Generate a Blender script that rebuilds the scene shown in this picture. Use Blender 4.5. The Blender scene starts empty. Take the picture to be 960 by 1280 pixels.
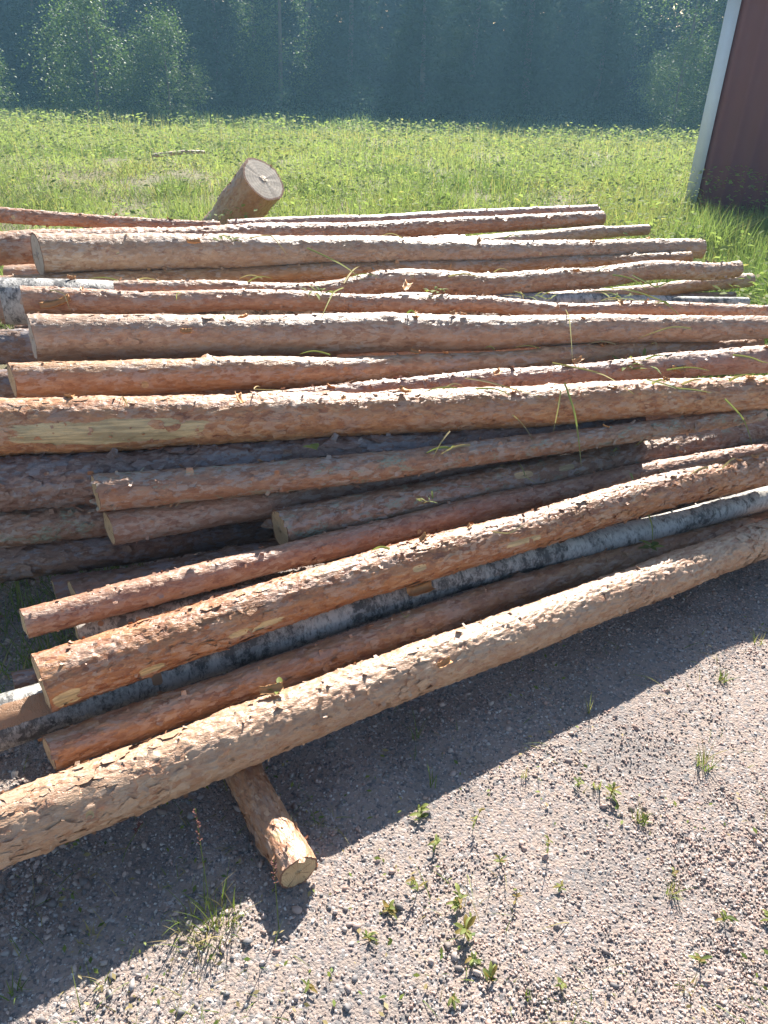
import bpy, math, random
import numpy as np
from mathutils import Vector, Matrix

R = math.radians
scene = bpy.context.scene
col = scene.collection
rng = np.random.default_rng(7)
random.seed(7)

# ------------------------------------------------------------------ camera
EYE = Vector((0, 0, 1.6))
PITCH, ROLL = R(32.0), R(1.8)
cam_d = bpy.data.cameras.new('camera')
cam = bpy.data.objects.new('camera', cam_d)
col.objects.link(cam)
fwd = Vector((0, math.cos(PITCH), -math.sin(PITCH)))
up = Vector((0, math.sin(PITCH), math.cos(PITCH)))
rt = Vector((1, 0, 0))
cr = rt * math.cos(ROLL) + up * math.sin(ROLL)
cu = up * math.cos(ROLL) - rt * math.sin(ROLL)
m = Matrix((cr, cu, -fwd)).transposed().to_4x4()
m.translation = EYE
cam.matrix_world = m
cam_d.sensor_fit = 'VERTICAL'
cam_d.sensor_height = 36.0
cam_d.lens = 985.0 / 1280.0 * 36.0
cam_d.clip_start = 0.05
cam_d.clip_end = 600
scene.camera = cam

# ------------------------------------------------------------------ sky and sun
SUN_EL, SUN_AZ = R(36.5), R(10.0)          # azimuth from +Y towards +X
world = bpy.data.worlds.new('World')
scene.world = world
world.use_nodes = True
wn = world.node_tree.nodes
wl = world.node_tree.links
sky = wn.new('ShaderNodeTexSky')
sky.sky_type = 'NISHITA'
sky.sun_disc = False
sky.sun_elevation = SUN_EL
sky.sun_rotation = SUN_AZ
sky.air_density = 1.0
sky.dust_density = 0.6
wl.new(sky.outputs['Color'], wn['Background'].inputs['Color'])
wn['Background'].inputs['Strength'].default_value = 0.06
sun_d = bpy.data.lights.new('sun', 'SUN')
sun_d.energy = 5.0
sun_d.angle = R(0.5)
sun_d.color = (1.0, 0.95, 0.86)
sun = bpy.data.objects.new('sun', sun_d)
sv = Vector((math.sin(SUN_AZ) * math.cos(SUN_EL), math.cos(SUN_AZ) * math.cos(SUN_EL), math.sin(SUN_EL)))
sun.rotation_euler = sv.to_track_quat('Z', 'Y').to_euler()
sun.location = (3, 12, 14)
col.objects.link(sun)
scene.view_settings.view_transform = 'Standard'
scene.view_settings.look = 'None'
scene.view_settings.gamma = 1
scene.view_settings.exposure = 1.5
scene.render.engine = 'CYCLES'
scene.cycles.use_denoising = True
scene.cycles.max_bounces = 6
scene.cycles.transparent_max_bounces = 16
scene.cycles.volume_bounces = 1
scene.cycles.sample_clamp_indirect = 8

# ------------------------------------------------------------------ helpers
def hash3(ix, iy, iz, seed):
    h = (ix.astype(np.int64) * 374761393 + iy.astype(np.int64) * 668265263 + iz.astype(np.int64) * 2147483647 + seed * 1274126177) & 0xFFFFFFFF
    h = ((h ^ (h >> 13)) * 1274126177) & 0xFFFFFFFF
    h = ((h ^ (h >> 16)) * 2246822519) & 0xFFFFFFFF
    return ((h ^ (h >> 15)) & 0xFFFFFF) / float(0x1000000)

def vnoise(x, y, z, seed=0):
    xi, yi, zi = np.floor(x), np.floor(y), np.floor(z)
    fx, fy, fz = x - xi, y - yi, z - zi
    ux, uy, uz = (f * f * (3 - 2 * f) for f in (fx, fy, fz))
    r = 0
    for a in (0, 1):
        for b in (0, 1):
            for c in (0, 1):
                w = (ux if a else 1 - ux) * (uy if b else 1 - uy) * (uz if c else 1 - uz)
                r = r + w * hash3(xi + a, yi + b, zi + c, seed)
    return r

def fbm(x, y, z, seed=0, octv=3):
    r, a, t = 0, 1.0, 0
    for i in range(octv):
        r = r + a * vnoise(x * 2 ** i, y * 2 ** i, z * 2 ** i, seed + i * 17)
        t += a
        a *= 0.5
    return r / t

def build_mesh(name, V, faces, smooth=False, attrs=None):
    """V (n,3); faces: list of (k, m) int arrays; attrs: dict name -> (n,) floats per vertex."""
    me = bpy.data.meshes.new(name)
    V = np.ascontiguousarray(V, dtype=np.float32)
    me.vertices.add(len(V))
    me.vertices.foreach_set('co', V.ravel())
    faces = [np.asarray(f, dtype=np.int32) for f in faces if len(f)]
    nl = sum(f.size for f in faces)
    nf = sum(len(f) for f in faces)
    me.loops.add(nl)
    me.polygons.add(nf)
    me.loops.foreach_set('vertex_index', np.concatenate([f.ravel() for f in faces]))
    sizes = np.concatenate([np.full(len(f), f.shape[1], dtype=np.int32) for f in faces])
    starts = np.concatenate([[0], np.cumsum(sizes)[:-1]]).astype(np.int32)
    me.polygons.foreach_set('loop_start', starts)
    if smooth is True:
        me.polygons.foreach_set('use_smooth', np.ones(nf, dtype=bool))
    elif smooth is not False:
        me.polygons.foreach_set('use_smooth', np.asarray(smooth, dtype=bool))
    for k, a in (attrs or {}).items():
        at = me.attributes.new(k, 'FLOAT', 'POINT')
        at.data.foreach_set('value', np.ascontiguousarray(a, dtype=np.float32))
    me.update(calc_edges=True)
    me.validate()
    return me

def obj(name, me, material=None, parent=None):
    o = bpy.data.objects.new(name, me)
    if material is not None and not me.materials:
        me.materials.append(material)
    col.objects.link(o)
    if parent is not None:
        o.parent = parent
    return o

def tag(o, label=None, cat=None, group=None, kind=None):
    for k, v in (('label', label), ('category', cat), ('group', group), ('kind', kind)):
        if v:
            o[k] = v
    return o

def empty(name, loc=(0, 0, 0)):
    o = bpy.data.objects.new(name, None)
    o.empty_display_size = 0.1
    o.location = loc
    col.objects.link(o)
    return o

def grid_faces(nu, nv, wrap_v=False, base=0):
    i = np.arange(nu - 1)[:, None]
    j = np.arange(nv if wrap_v else nv - 1)[None]
    j2 = (j + 1) % nv
    a = i * nv + j
    b = i * nv + j2
    c = (i + 1) * nv + j2
    d = (i + 1) * nv + j
    return np.stack([a, d, c, b], -1).reshape(-1, 4) + base

# ------------------------------------------------------------------ materials
class NT:
    def __init__(self, name):
        self.m = bpy.data.materials.new(name)
        self.m.use_nodes = True
        self.t = self.m.node_tree
        self.n = self.t.nodes
        self.b = self.n['Principled BSDF']
        self.out = self.n['Material Output']
    def new(self, typ, **kw):
        x = self.n.new(typ)
        for k, v in kw.items():
            setattr(x, k, v)
        return x
    def link(self, a, b):
        self.t.links.new(a, b)
    def val(self, sock, v):
        if hasattr(v, 'bl_idname') or isinstance(v, bpy.types.NodeSocket):
            self.link(v, sock)
        else:
            sock.default_value = v
    def attr(self, name):
        return self.new('ShaderNodeAttribute', attribute_name=name).outputs['Fac']
    def noise(self, vec, scale, detail=3, rough=0.55, dist=0.0):
        x = self.new('ShaderNodeTexNoise')
        if vec is not None:
            self.link(vec, x.inputs['Vector'])
        x.inputs['Scale'].default_value = scale
        x.inputs['Detail'].default_value = detail
        x.inputs['Roughness'].default_value = rough
        x.inputs['Distortion'].default_value = dist
        return x.outputs['Fac']
    def math(self, op, a, b=0.0, c=0.0, clamp=False):
        x = self.new('ShaderNodeMath', operation=op, use_clamp=clamp)
        self.val(x.inputs[0], a)
        self.val(x.inputs[1], b)
        self.val(x.inputs[2], c)
        return x.outputs[0]
    def step(self, v, lo, hi):
        x = self.new('ShaderNodeMapRange', interpolation_type='SMOOTHSTEP')
        self.val(x.inputs['Value'], v)
        x.inputs['From Min'].default_value = lo
        x.inputs['From Max'].default_value = hi
        return x.outputs['Result']
    def ramp(self, v, stops, interp='LINEAR'):
        x = self.new('ShaderNodeValToRGB')
        x.color_ramp.interpolation = interp
        e = x.color_ramp.elements
        while len(e) < len(stops):
            e.new(0.5)
        for el, (p, c) in zip(e, stops):
            el.position = p
            el.color = (*c, 1)
        self.val(x.inputs[0], v)
        return x.outputs['Color']
    def mix(self, f, a, b, blend='MIX'):
        x = self.new('ShaderNodeMix', data_type='RGBA', blend_type=blend)
        self.val(x.inputs[0], f)
        for s, v in ((x.inputs[6], a), (x.inputs[7], b)):
            if isinstance(v, tuple):
                s.default_value = (*v, 1)
            else:
                self.link(v, s)
        return x.outputs[2]
    def scaled(self, scale, rnd=True, coord='Object'):
        tc = self.new('ShaderNodeTexCoord').outputs[coord]
        x = self.new('ShaderNodeVectorMath', operation='MULTIPLY')
        self.link(tc, x.inputs[0])
        x.inputs[1].default_value = scale
        v = x.outputs[0]
        if rnd:
            oi = self.new('ShaderNodeObjectInfo').outputs['Random']
            o = self.math('MULTIPLY', oi, 61.0)
            y = self.new('ShaderNodeVectorMath', operation='ADD')
            self.link(v, y.inputs[0])
            self.link(o, y.inputs[1])
            v = y.outputs[0]
        return v
    def bump(self, h, dist, strength=1.0):
        x = self.new('ShaderNodeBump')
        self.link(h, x.inputs['Height'])
        x.inputs['Distance'].default_value = dist
        x.inputs['Strength'].default_value = strength
        self.link(x.outputs[0], self.b.inputs['Normal'])

def bark_material(name, ramp, grey=(0.36, 0.33, 0.31), grey_amt=0.35, lichen=0.0, bare_col=(0.70, 0.53, 0.28)):
    M = NT(name)
    v = M.scaled((0.45, 1, 1))
    n1 = M.noise(v, 20, 4, 0.6)
    n0 = M.noise(M.scaled((0.5, 1, 1)), 6, 2, 0.5)
    n2 = M.noise(v, 60, 4, 0.68, 0.3)
    n3 = M.noise(v, 190, 3, 0.6)
    cell = M.attr('cell')
    # flakes: warped cells with crisp borders, each its own shade
    wv = M.new('ShaderNodeVectorMath', operation='MULTIPLY_ADD')
    nt = M.new('ShaderNodeTexNoise')
    M.link(v, nt.inputs['Vector'])
    nt.inputs['Scale'].default_value = 45
    nt.inputs['Detail'].default_value = 3
    M.link(nt.outputs['Color'], wv.inputs[0])
    wv.inputs[1].default_value = (0.022, 0.022, 0.022)
    M.link(v, wv.inputs[2])
    vf = M.new('ShaderNodeTexVoronoi')
    M.link(wv.outputs[0], vf.inputs['Vector'])
    vf.inputs['Scale'].default_value = 95
    sc_ = M.new('ShaderNodeSeparateColor')
    M.link(vf.outputs['Color'], sc_.inputs[0])
    flake = sc_.outputs[0]
    f = M.math('MULTIPLY_ADD', cell, 0.16, M.math('MULTIPLY_ADD', n1, 0.30, M.math('MULTIPLY_ADD', n2, 0.40, M.math('MULTIPLY_ADD', M.math('MULTIPLY', M.math('SUBTRACT', flake, 0.5), M.step(n0, 0.40, 0.62)), 0.34, M.math('MULTIPLY_ADD', n0, 0.28, -0.10)))))
    c = M.ramp(f, ramp)
    hv = M.new('ShaderNodeHueSaturation')
    rnd = M.new('ShaderNodeObjectInfo').outputs['Random']
    M.link(M.math('MULTIPLY_ADD', rnd, 0.020, 0.492), hv.inputs['Hue'])
    M.link(M.math('MULTIPLY_ADD', M.math('FRACT', M.math('MULTIPLY', rnd, 7.3)), 0.28, 0.86), hv.inputs['Saturation'])
    M.link(M.math('MULTIPLY_ADD', M.math('FRACT', M.math('MULTIPLY', rnd, 13.7)), 0.26, 0.88), hv.inputs['Value'])
    M.link(c, hv.inputs['Color'])
    c = hv.outputs['Color']
    # weathered outer plates, greyer and paler
    g = M.math('MULTIPLY', M.step(M.math('ADD', M.noise(M.scaled((0.4, 1, 1)), 16, 5, 0.75), M.math('MULTIPLY', flake, 0.22)), 0.62, 0.70), grey_amt)
    c = M.mix(g, c, grey)
    # red-brown inner bark where plates have come away
    red = M.step(M.noise(M.scaled((0.6, 1, 1)), 26, 4, 0.75), 0.60, 0.64)
    c = M.mix(M.math('MULTIPLY', red, 0.38), c, tuple(x * y for x, y in zip(ramp[0][1], (1.5, 1.15, 1.0))))
    # small dark specks and pale chips
    sp = M.step(n3, 0.60, 0.72)
    c = M.mix(M.math('MULTIPLY', sp, 0.35), c, (0.62, 0.50, 0.38))
    sp2 = M.step(M.noise(v, 120, 2, 0.5), 0.64, 0.74)
    c = M.mix(M.math('MULTIPLY', sp2, 0.38), c, (0.09, 0.045, 0.028))
    if lichen > 0:
        lm = M.math('MULTIPLY', M.step(M.noise(M.scaled((0.6, 1, 1)), 16, 5, 0.75), 0.60 - 0.12 * lichen, 0.66 - 0.1 * lichen), M.step(n3, 0.38, 0.56))
        c = M.mix(M.math('MULTIPLY', lm, 0.85), c, (0.27, 0.32, 0.24))
    bare = M.attr('bare')
    bm_ = M.step(M.math('ADD', bare, M.math('MULTIPLY', M.math('SUBTRACT', M.noise(M.scaled((0.3, 1, 1)), 34, 5, 0.7), 0.5), 1.5)), 0.42, 0.55)
    streak = M.noise(M.scaled((0.06, 1, 1)), 90, 3, 0.6)
    wood = M.mix(M.step(streak, 0.38, 0.66), tuple(x * 0.55 for x in bare_col), bare_col)
    c = M.mix(bm_, c, wood)
    M.link(c, M.b.inputs['Base Color'])
    M.b.inputs['Roughness'].default_value = 0.46
    M.b.inputs['Specular IOR Level'].default_value = 0.75
    h = M.math('MULTIPLY_ADD', n2, 0.9, M.math('MULTIPLY_ADD', n3, 0.4, M.math('MULTIPLY', flake, 0.5)))
    M.bump(h, 0.005, 1.0)
    return M.m

def birch_material():
    M = NT('birch_bark')
    v = M.scaled((1, 1, 1))
    vr = M.scaled((3.2, 0.55, 0.55))
    n = M.noise(v, 40, 4, 0.65)
    c = M.mix(M.noise(v, 12, 4, 0.6), (0.36, 0.33, 0.295), (0.72, 0.685, 0.625))
    c = M.mix(M.math('MULTIPLY', M.step(M.noise(M.scaled((1.5, 0.7, 0.7)), 75, 4, 0.7), 0.5, 0.62), 0.55), c, (0.22, 0.20, 0.18))
    len_ = M.step(M.noise(vr, 34, 3, 0.6), 0.61, 0.69)
    c = M.mix(M.math('MULTIPLY', len_, 0.75), c, (0.09, 0.08, 0.075))
    blot = M.step(M.math('MULTIPLY_ADD', M.noise(M.scaled((0.7, 1, 1)), 5.5, 3, 0.6), 0.45, M.math('MULTIPLY', M.noise(M.scaled((1.3, 0.8, 0.8)), 17, 6, 0.82), 0.6)), 0.500, 0.595)
    c = M.mix(M.math('MULTIPLY', blot, 0.92), c, (0.075, 0.07, 0.066))
    chip = M.math('MULTIPLY', blot, M.step(n, 0.52, 0.6))
    c = M.mix(M.math('MULTIPLY', chip, 0.8), c, (0.42, 0.39, 0.36))
    bare = M.attr('bare')
    bm_ = M.step(M.math('ADD', bare, M.math('MULTIPLY', M.math('SUBTRACT', n, 0.5), 0.6)), 0.42, 0.5)
    c = M.mix(bm_, c, (0.40, 0.22, 0.12))
    M.link(c, M.b.inputs['Base Color'])
    M.b.inputs['Roughness'].default_value = 0.5
    M.bump(M.math('ADD', n, M.math('MULTIPLY', blot, 0.8)), 0.003, 0.6)
    return M.m

def wood_end_material(name, pale, dark, ring=230.0, crk=0.8):
    M = NT(name)
    tc = M.new('ShaderNodeTexCoord').outputs['Object']
    sep = M.new('ShaderNodeSeparateXYZ')
    M.link(tc, sep.inputs[0])
    warp = M.math('MULTIPLY', M.math('SUBTRACT', M.noise(M.scaled((1, 1, 1)), 18, 2), 0.5), 0.016)
    rr = M.math('ADD', M.math('SQRT', M.math('ADD', M.math('POWER', sep.outputs[1], 2.0), M.math('POWER', sep.outputs[2], 2.0))), warp)
    rings = M.math('MULTIPLY_ADD', M.math('SINE', M.math('MULTIPLY', rr, ring * 6.28)), 0.5, 0.5)
    saw = M.noise(M.scaled((1, 14, 1)), 30, 3, 0.6)
    f = M.math('MULTIPLY_ADD', rings, 0.35, M.math('MULTIPLY', saw, 0.75))
    c = M.mix(f, dark, pale)
    nv = M.new('ShaderNodeVectorMath', operation='NORMALIZE')
    yz = M.new('ShaderNodeCombineXYZ')
    M.link(sep.outputs[1], yz.inputs[1])
    M.link(sep.outputs[2], yz.inputs[2])
    M.link(yz.outputs[0], nv.inputs[0])
    oi = M.new('ShaderNodeObjectInfo').outputs['Random']
    av = M.new('ShaderNodeVectorMath', operation='ADD')
    M.link(nv.outputs[0], av.inputs[0])
    M.link(M.math('MULTIPLY', oi, 40.0), av.inputs[1])
    crack = M.step(M.math('ABSOLUTE', M.math('SUBTRACT', M.noise(av.outputs[0], 2.6, 2, 0.5, 0.2), 0.5)), 0.022, 0.006)
    crack = M.math('MULTIPLY', crack, M.step(M.noise(M.scaled((1, 1, 1)), 35, 2), 0.42, 0.55))
    c = M.mix(M.math('MULTIPLY', crack, crk), c, tuple(x * 0.28 for x in dark))
    stain = M.step(M.noise(M.scaled((1, 1, 1)), 14, 3, 0.6), 0.5, 0.7)
    c = M.mix(M.math('MULTIPLY', stain, 0.45), c, dark)
    rim = M.attr('rim')
    c = M.mix(M.step(M.math('ADD', rim, M.math('MULTIPLY', M.noise(M.scaled((1, 1, 1)), 60, 2), 0.08)), 0.93, 0.97), c, (0.20, 0.10, 0.06))
    M.link(c, M.b.inputs['Base Color'])
    M.b.inputs['Roughness'].default_value = 0.8
    M.bump(saw, 0.002, 0.6)
    return M.m

def leaf_material(name, c1, c2, trans=0.45, rough=0.5, attr='tone', dry=None, gloss=0.015):
    M = NT(name)
    M.n.remove(M.b)
    t = M.attr(attr)
    c = M.mix(t, c1, c2)
    if dry is not None:
        c = M.mix(M.attr('dry'), c, dry)
    d = M.new('ShaderNodeBsdfDiffuse')
    tr = M.new('ShaderNodeBsdfTranslucent')
    gl = M.new('ShaderNodeBsdfGlossy')
    gl.inputs['Roughness'].default_value = rough + 0.15
    M.link(c, d.inputs['Color'])
    warm = M.mix(1.0, c, (1.08, 1.2, 0.72), 'MULTIPLY')
    M.link(warm, tr.inputs['Color'])
    a = M.new('ShaderNodeMixShader')
    a.inputs[0].default_value = trans
    M.link(d.outputs[0], a.inputs[1])
    M.link(tr.outputs[0], a.inputs[2])
    b = M.new('ShaderNodeMixShader')
    b.inputs[0].default_value = gloss
    M.link(a.outputs[0], b.inputs[1])
    M.link(gl.outputs[0], b.inputs[2])
    M.link(b.outputs[0], M.out.inputs['Surface'])
    return M.m

def plain(name, c, rough=0.7, var=0.25, scale=20, bump=0.0, spec=0.4):
    M = NT(name)
    v = M.scaled((1, 1, 1))
    n = M.noise(v, scale, 4, 0.6)
    M.link(M.mix(n, tuple(x * (1 - var) for x in c), tuple(min(1, x * (1 + var)) for x in c)), M.b.inputs['Base Color'])
    M.b.inputs['Roughness'].default_value = rough
    M.b.inputs['Specular IOR Level'].default_value = spec
    if bump:
        M.bump(n, bump, 0.8)
    return M.m

BARK = {
    'orange': bark_material('orange_pine_bark', [(0.15, (0.12, 0.045, 0.024)), (0.32, (0.32, 0.125, 0.06)), (0.52, (0.48, 0.225, 0.105)), (0.70, (0.57, 0.315, 0.165)), (0.88, (0.62, 0.44, 0.29))], grey_amt=0.4, grey=(0.46, 0.34, 0.28)),
    'tan': bark_material('tan_pine_bark', [(0.15, (0.17, 0.055, 0.026)), (0.32, (0.37, 0.165, 0.07)), (0.52, (0.47, 0.265, 0.14)), (0.72, (0.55, 0.335, 0.18)), (0.9, (0.62, 0.43, 0.265))], grey_amt=0.22, grey=(0.47, 0.37, 0.295)),
    'pale': bark_material('weathered_pine_bark', [(0.13, (0.15, 0.055, 0.03)), (0.32, (0.34, 0.16, 0.085)), (0.52, (0.46, 0.255, 0.15)), (0.72, (0.55, 0.36, 0.24)), (0.9, (0.62, 0.47, 0.35))], grey_amt=0.5, grey=(0.46, 0.36, 0.30)),
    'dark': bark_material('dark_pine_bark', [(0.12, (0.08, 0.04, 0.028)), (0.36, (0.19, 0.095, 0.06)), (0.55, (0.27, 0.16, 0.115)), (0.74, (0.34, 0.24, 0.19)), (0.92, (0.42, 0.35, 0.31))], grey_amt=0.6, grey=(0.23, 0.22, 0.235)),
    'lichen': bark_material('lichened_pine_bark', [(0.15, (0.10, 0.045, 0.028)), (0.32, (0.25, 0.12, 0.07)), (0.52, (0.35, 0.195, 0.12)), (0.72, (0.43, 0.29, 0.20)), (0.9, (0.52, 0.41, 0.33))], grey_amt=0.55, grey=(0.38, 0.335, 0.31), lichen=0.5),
    'birch': birch_material(),
}
END_PALE = wood_end_material('fresh_cut_wood', (0.62, 0.47, 0.28), (0.36, 0.23, 0.12))
END_GREY = wood_end_material('weathered_cut_wood', (0.56, 0.48, 0.40), (0.34, 0.26, 0.20))

# ------------------------------------------------------------------ ground
def ground_z(x, y):
    y = np.asarray(y, dtype=float)
    s = np.clip(y - 6.0, 0, None)
    d = np.where(s < 2, s * s / 4, s - 1) * 0.078
    d = np.minimum(d, 1.64)
    q = np.clip((y - 27.5) / 6.0, 0, 1)
    d = d + 0.95 * q * q * (3 - 2 * q)
    return -d

def gravel_edge(x):
    return 3.3 + 0.25 * np.sin(x * 1.3) + 0.12 * x

def make_ground():
    ys = np.concatenate([np.linspace(-3, 0.4, 12), np.linspace(0.45, 3.2, 180), np.linspace(3.3, 30, 140), np.linspace(31, 75, 30), np.linspace(80, 500, 12)])
    xs = np.concatenate([-np.geomspace(400, 2.3, 60), np.linspace(-2.2, 2.6, 240), np.geomspace(2.7, 400, 60)])
    X, Y = np.meshgrid(xs, ys, indexing='ij')
    Z = ground_z(X, Y)
    near = np.clip((4.0 - np.abs(Y - 1.2)) / 3, 0, 1) * np.clip((4 - np.abs(X)) / 2, 0, 1)
    Z = Z + near * (fbm(X * 3, Y * 3, X * 0, 5) - 0.5) * 0.02 + near * (fbm(X * 14, Y * 14, X * 0, 9) - 0.5) * 0.006
    far = np.clip((Y - 4) / 4, 0, 1)
    Z = Z + far * (fbm(X * 0.8, Y * 0.8, X * 0, 21) - 0.5) * 0.08
    V = np.stack([X, Y, Z], -1).reshape(-1, 3)
    soil = 1 - np.clip((gravel_edge(V[:, 0]) - V[:, 1]) / 0.5 + 0.5, 0, 1)
    me = build_mesh('ground', V, [grid_faces(len(xs), len(ys))[:, ::-1]], True, {'soil': soil})
    M = NT('gravel_ground')
    v = M.scaled((1, 1, 1), False)
    vo = M.new('ShaderNodeTexVoronoi')
    M.link(v, vo.inputs['Vector'])
    vo.inputs['Scale'].default_value = 150
    sepc = M.new('ShaderNodeSeparateColor')
    M.link(vo.outputs['Color'], sepc.inputs[0])
    stone = M.ramp(sepc.outputs[0], [(0.0, (0.13, 0.125, 0.13)), (0.3, (0.25, 0.225, 0.215)), (0.55, (0.33, 0.26, 0.235)), (0.8, (0.42, 0.33, 0.29)), (0.97, (0.55, 0.5, 0.47))])
    fine = M.noise(v, 420, 3, 0.6)
    sand = M.mix(fine, (0.27, 0.205, 0.17), (0.48, 0.375, 0.315))
    c = M.mix(M.step(M.noise(v, 60, 3), 0.42, 0.58), stone, sand)
    c = M.mix(M.math('MULTIPLY', M.step(M.noise(v, 2.2, 4, 0.6), 0.45, 0.65), 0.45), c, (0.17, 0.165, 0.165))
    earth = M.mix(M.noise(v, 12, 4), (0.10, 0.075, 0.04), (0.22, 0.19, 0.09))
    c = M.mix(M.attr('soil'), c, earth)
    M.link(c, M.b.inputs['Base Color'])
    M.b.inputs['Roughness'].default_value = 0.85
    M.bump(M.math('SUBTRACT', fine, vo.outputs['Distance']), 0.006, 0.7)
    o = obj('ground', me, M.m)
    tag(o, kind='structure')
make_ground()

# gravel stones: angular little pebbles
def make_gravel():
    t = (1 + 5 ** 0.5) / 2
    ico = np.array([(-1, t, 0), (1, t, 0), (-1, -t, 0), (1, -t, 0), (0, -1, t), (0, 1, t), (0, -1, -t), (0, 1, -t), (t, 0, -1), (t, 0, 1), (-t, 0, -1), (-t, 0, 1)]) / math.sqrt(1 + t * t)
    icf = np.array([(0, 11, 5), (0, 5, 1), (0, 1, 7), (0, 7, 10), (0, 10, 11), (1, 5, 9), (5, 11, 4), (11, 10, 2), (10, 7, 6), (7, 1, 8), (3, 9, 4), (3, 4, 2), (3, 2, 6), (3, 6, 8), (3, 8, 9), (4, 9, 5), (2, 4, 11), (6, 2, 10), (8, 6, 7), (9, 8, 1)])
    n = 185000
    y = 0.4 + (rng.random(n) ** 1.5) * 2.7
    x = (rng.random(n) * 2 - 1) * (0.62 + 0.62 * y) * np.where(rng.random(n) < 0.22, 1.0 + 1.1 * rng.random(n), 1.0) + 0.1
    dens = fbm(x * 2.5, y * 2.5, x * 0, 33)
    keep = rng.random(n) < -0.05 + 1.5 * dens
    x, y = x[keep], y[keep]
    n = len(x)
    u = rng.random(n)
    r = 0.0016 + 0.0024 * u ** 2
    big = rng.random(n)
    coarse = np.clip(0.5 - x * 0.9, 0.12, 1.2)              # coarser stones towards the left front
    r = np.where(big < 0.045 * coarse, 0.0048 + 0.0040 * rng.random(n), r)
    r = np.where((big < 0.005 * coarse) & (x < -0.12), 0.008 + 0.006 * rng.random(n), r)
    V = ico[None] * (1 + 0.95 * (rng.random((n, 12, 1)) - 0.5))
    V = V * (0.65 + 0.7 * rng.random((n, 1, 3)))
    a = rng.random(n) * 6.283
    b = rng.random(n) * 6.283
    ca, sa, cb, sb = np.cos(a)[:, None], np.sin(a)[:, None], np.cos(b)[:, None], np.sin(b)[:, None]
    X, Y, Z = V[..., 0], V[..., 1], V[..., 2] * 0.8
    X, Z = X * cb + Z * sb, -X * sb + Z * cb
    X, Y = X * ca - Y * sa, X * sa + Y * ca
    gz = (fbm(x * 3, y * 3, x * 0, 5) - 0.5) * 0.02 * np.clip((4 - np.abs(x)) / 2, 0, 1) * np.clip((4 - np.abs(y - 1.2)) / 3, 0, 1)
    P = np.stack([X * r[:, None] + x[:, None], Y * r[:, None] + y[:, None], Z * r[:, None] * 0.85 + (gz + r * 0.35)[:, None]], -1)
    F = icf[None] + (np.arange(n) * 12)[:, None, None]
    tone = np.repeat(np.where(r > 0.006, 0.08 + 0.7 * rng.random(n), rng.random(n)), 12)
    warm = np.repeat(np.clip(0.62 + 0.45 * x + 0.25 * (y - 1) + (rng.random(n) - 0.5) * 1.1, 0, 1), 12)
    me = build_mesh('gravel', P.reshape(-1, 3), [F.reshape(-1, 3)], False, {'tone': tone, 'warm': warm})
    M = NT('gravel_stones')
    cw = M.ramp(M.attr('tone'), [(0.0, (0.07, 0.068, 0.07)), (0.16, (0.15, 0.13, 0.125)), (0.3, (0.30, 0.20, 0.16)), (0.5, (0.50, 0.30, 0.235)), (0.66, (0.53, 0.41, 0.35)), (0.82, (0.55, 0.35, 0.285)), (0.93, (0.55, 0.47, 0.42)), (1.0, (0.68, 0.64, 0.60))])
    cc = M.ramp(M.attr('tone'), [(0.0, (0.085, 0.09, 0.10)), (0.25, (0.16, 0.165, 0.18)), (0.55, (0.33, 0.30, 0.29)), (0.8, (0.46, 0.42, 0.39)), (0.95, (0.55, 0.53, 0.51)), (1.0, (0.72, 0.72, 0.71))])
    c = M.mix(M.attr('warm'), cc, cw)
    c = M.mix(M.math('MULTIPLY_ADD', M.noise(M.scaled((1, 1, 1), False), 600, 2), 0.35, 0.0), c, (0.43, 0.35, 0.30))
    M.link(c, M.b.inputs['Base Color'])
    M.b.inputs['Roughness'].default_value = 0.7
    o = obj('gravel', me, M.m)
    tag(o, kind='stuff')
    o['label'] = 'loose pinkish grey gravel stones on the ground'
make_gravel()

# ------------------------------------------------------------------ field grass
GRASS = leaf_material('field_grass', (0.135, 0.20, 0.065), (0.36, 0.40, 0.165), 0.5, 0.45, dry=(0.44, 0.37, 0.17))
WEEDLEAF = leaf_material('weed_leaves', (0.11, 0.15, 0.04), (0.31, 0.34, 0.10), 0.45, 0.4, dry=(0.30, 0.20, 0.06))

def blades(base, h, w, az, lean, tone, dry, curl=0.6, seg=3):
    """Curved tapering grass blades -> verts, quads, tris, attrs."""
    n = len(h)
    t = np.linspace(0, 1, seg + 1)[None]
    hx = lean[:, None] * h[:, None] * (t + curl * t * t) / (1 + curl)
    z = h[:, None] * t * (1 - 0.25 * lean[:, None] * t)
    cx = base[:, 0:1] + np.cos(az)[:, None] * hx
    cy = base[:, 1:2] + np.sin(az)[:, None] * hx
    cz = base[:, 2:3] + z
    tw = az + math.pi / 2 + (rng.random(n) - 0.5) * 1.2
    ww = 0.5 * w[:, None] * (1 - t ** 2 * 0.92)
    dx, dy = np.cos(tw)[:, None] * ww, np.sin(tw)[:, None] * ww
    L = np.stack([cx - dx, cy - dy, cz], -1)
    Rr = np.stack([cx + dx, cy + dy, cz], -1)
    V = np.stack([L, Rr], 2).reshape(n, -1, 3)
    k = 2 * (seg + 1)
    q = np.array([(2 * i, 2 * i + 1, 2 * i + 3, 2 * i + 2) for i in range(seg)])
    F = q[None] + (np.arange(n) * k)[:, None, None]
    return V.reshape(-1, 3), F.reshape(-1, 4), np.repeat(tone, k), np.repeat(dry, k)

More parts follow.
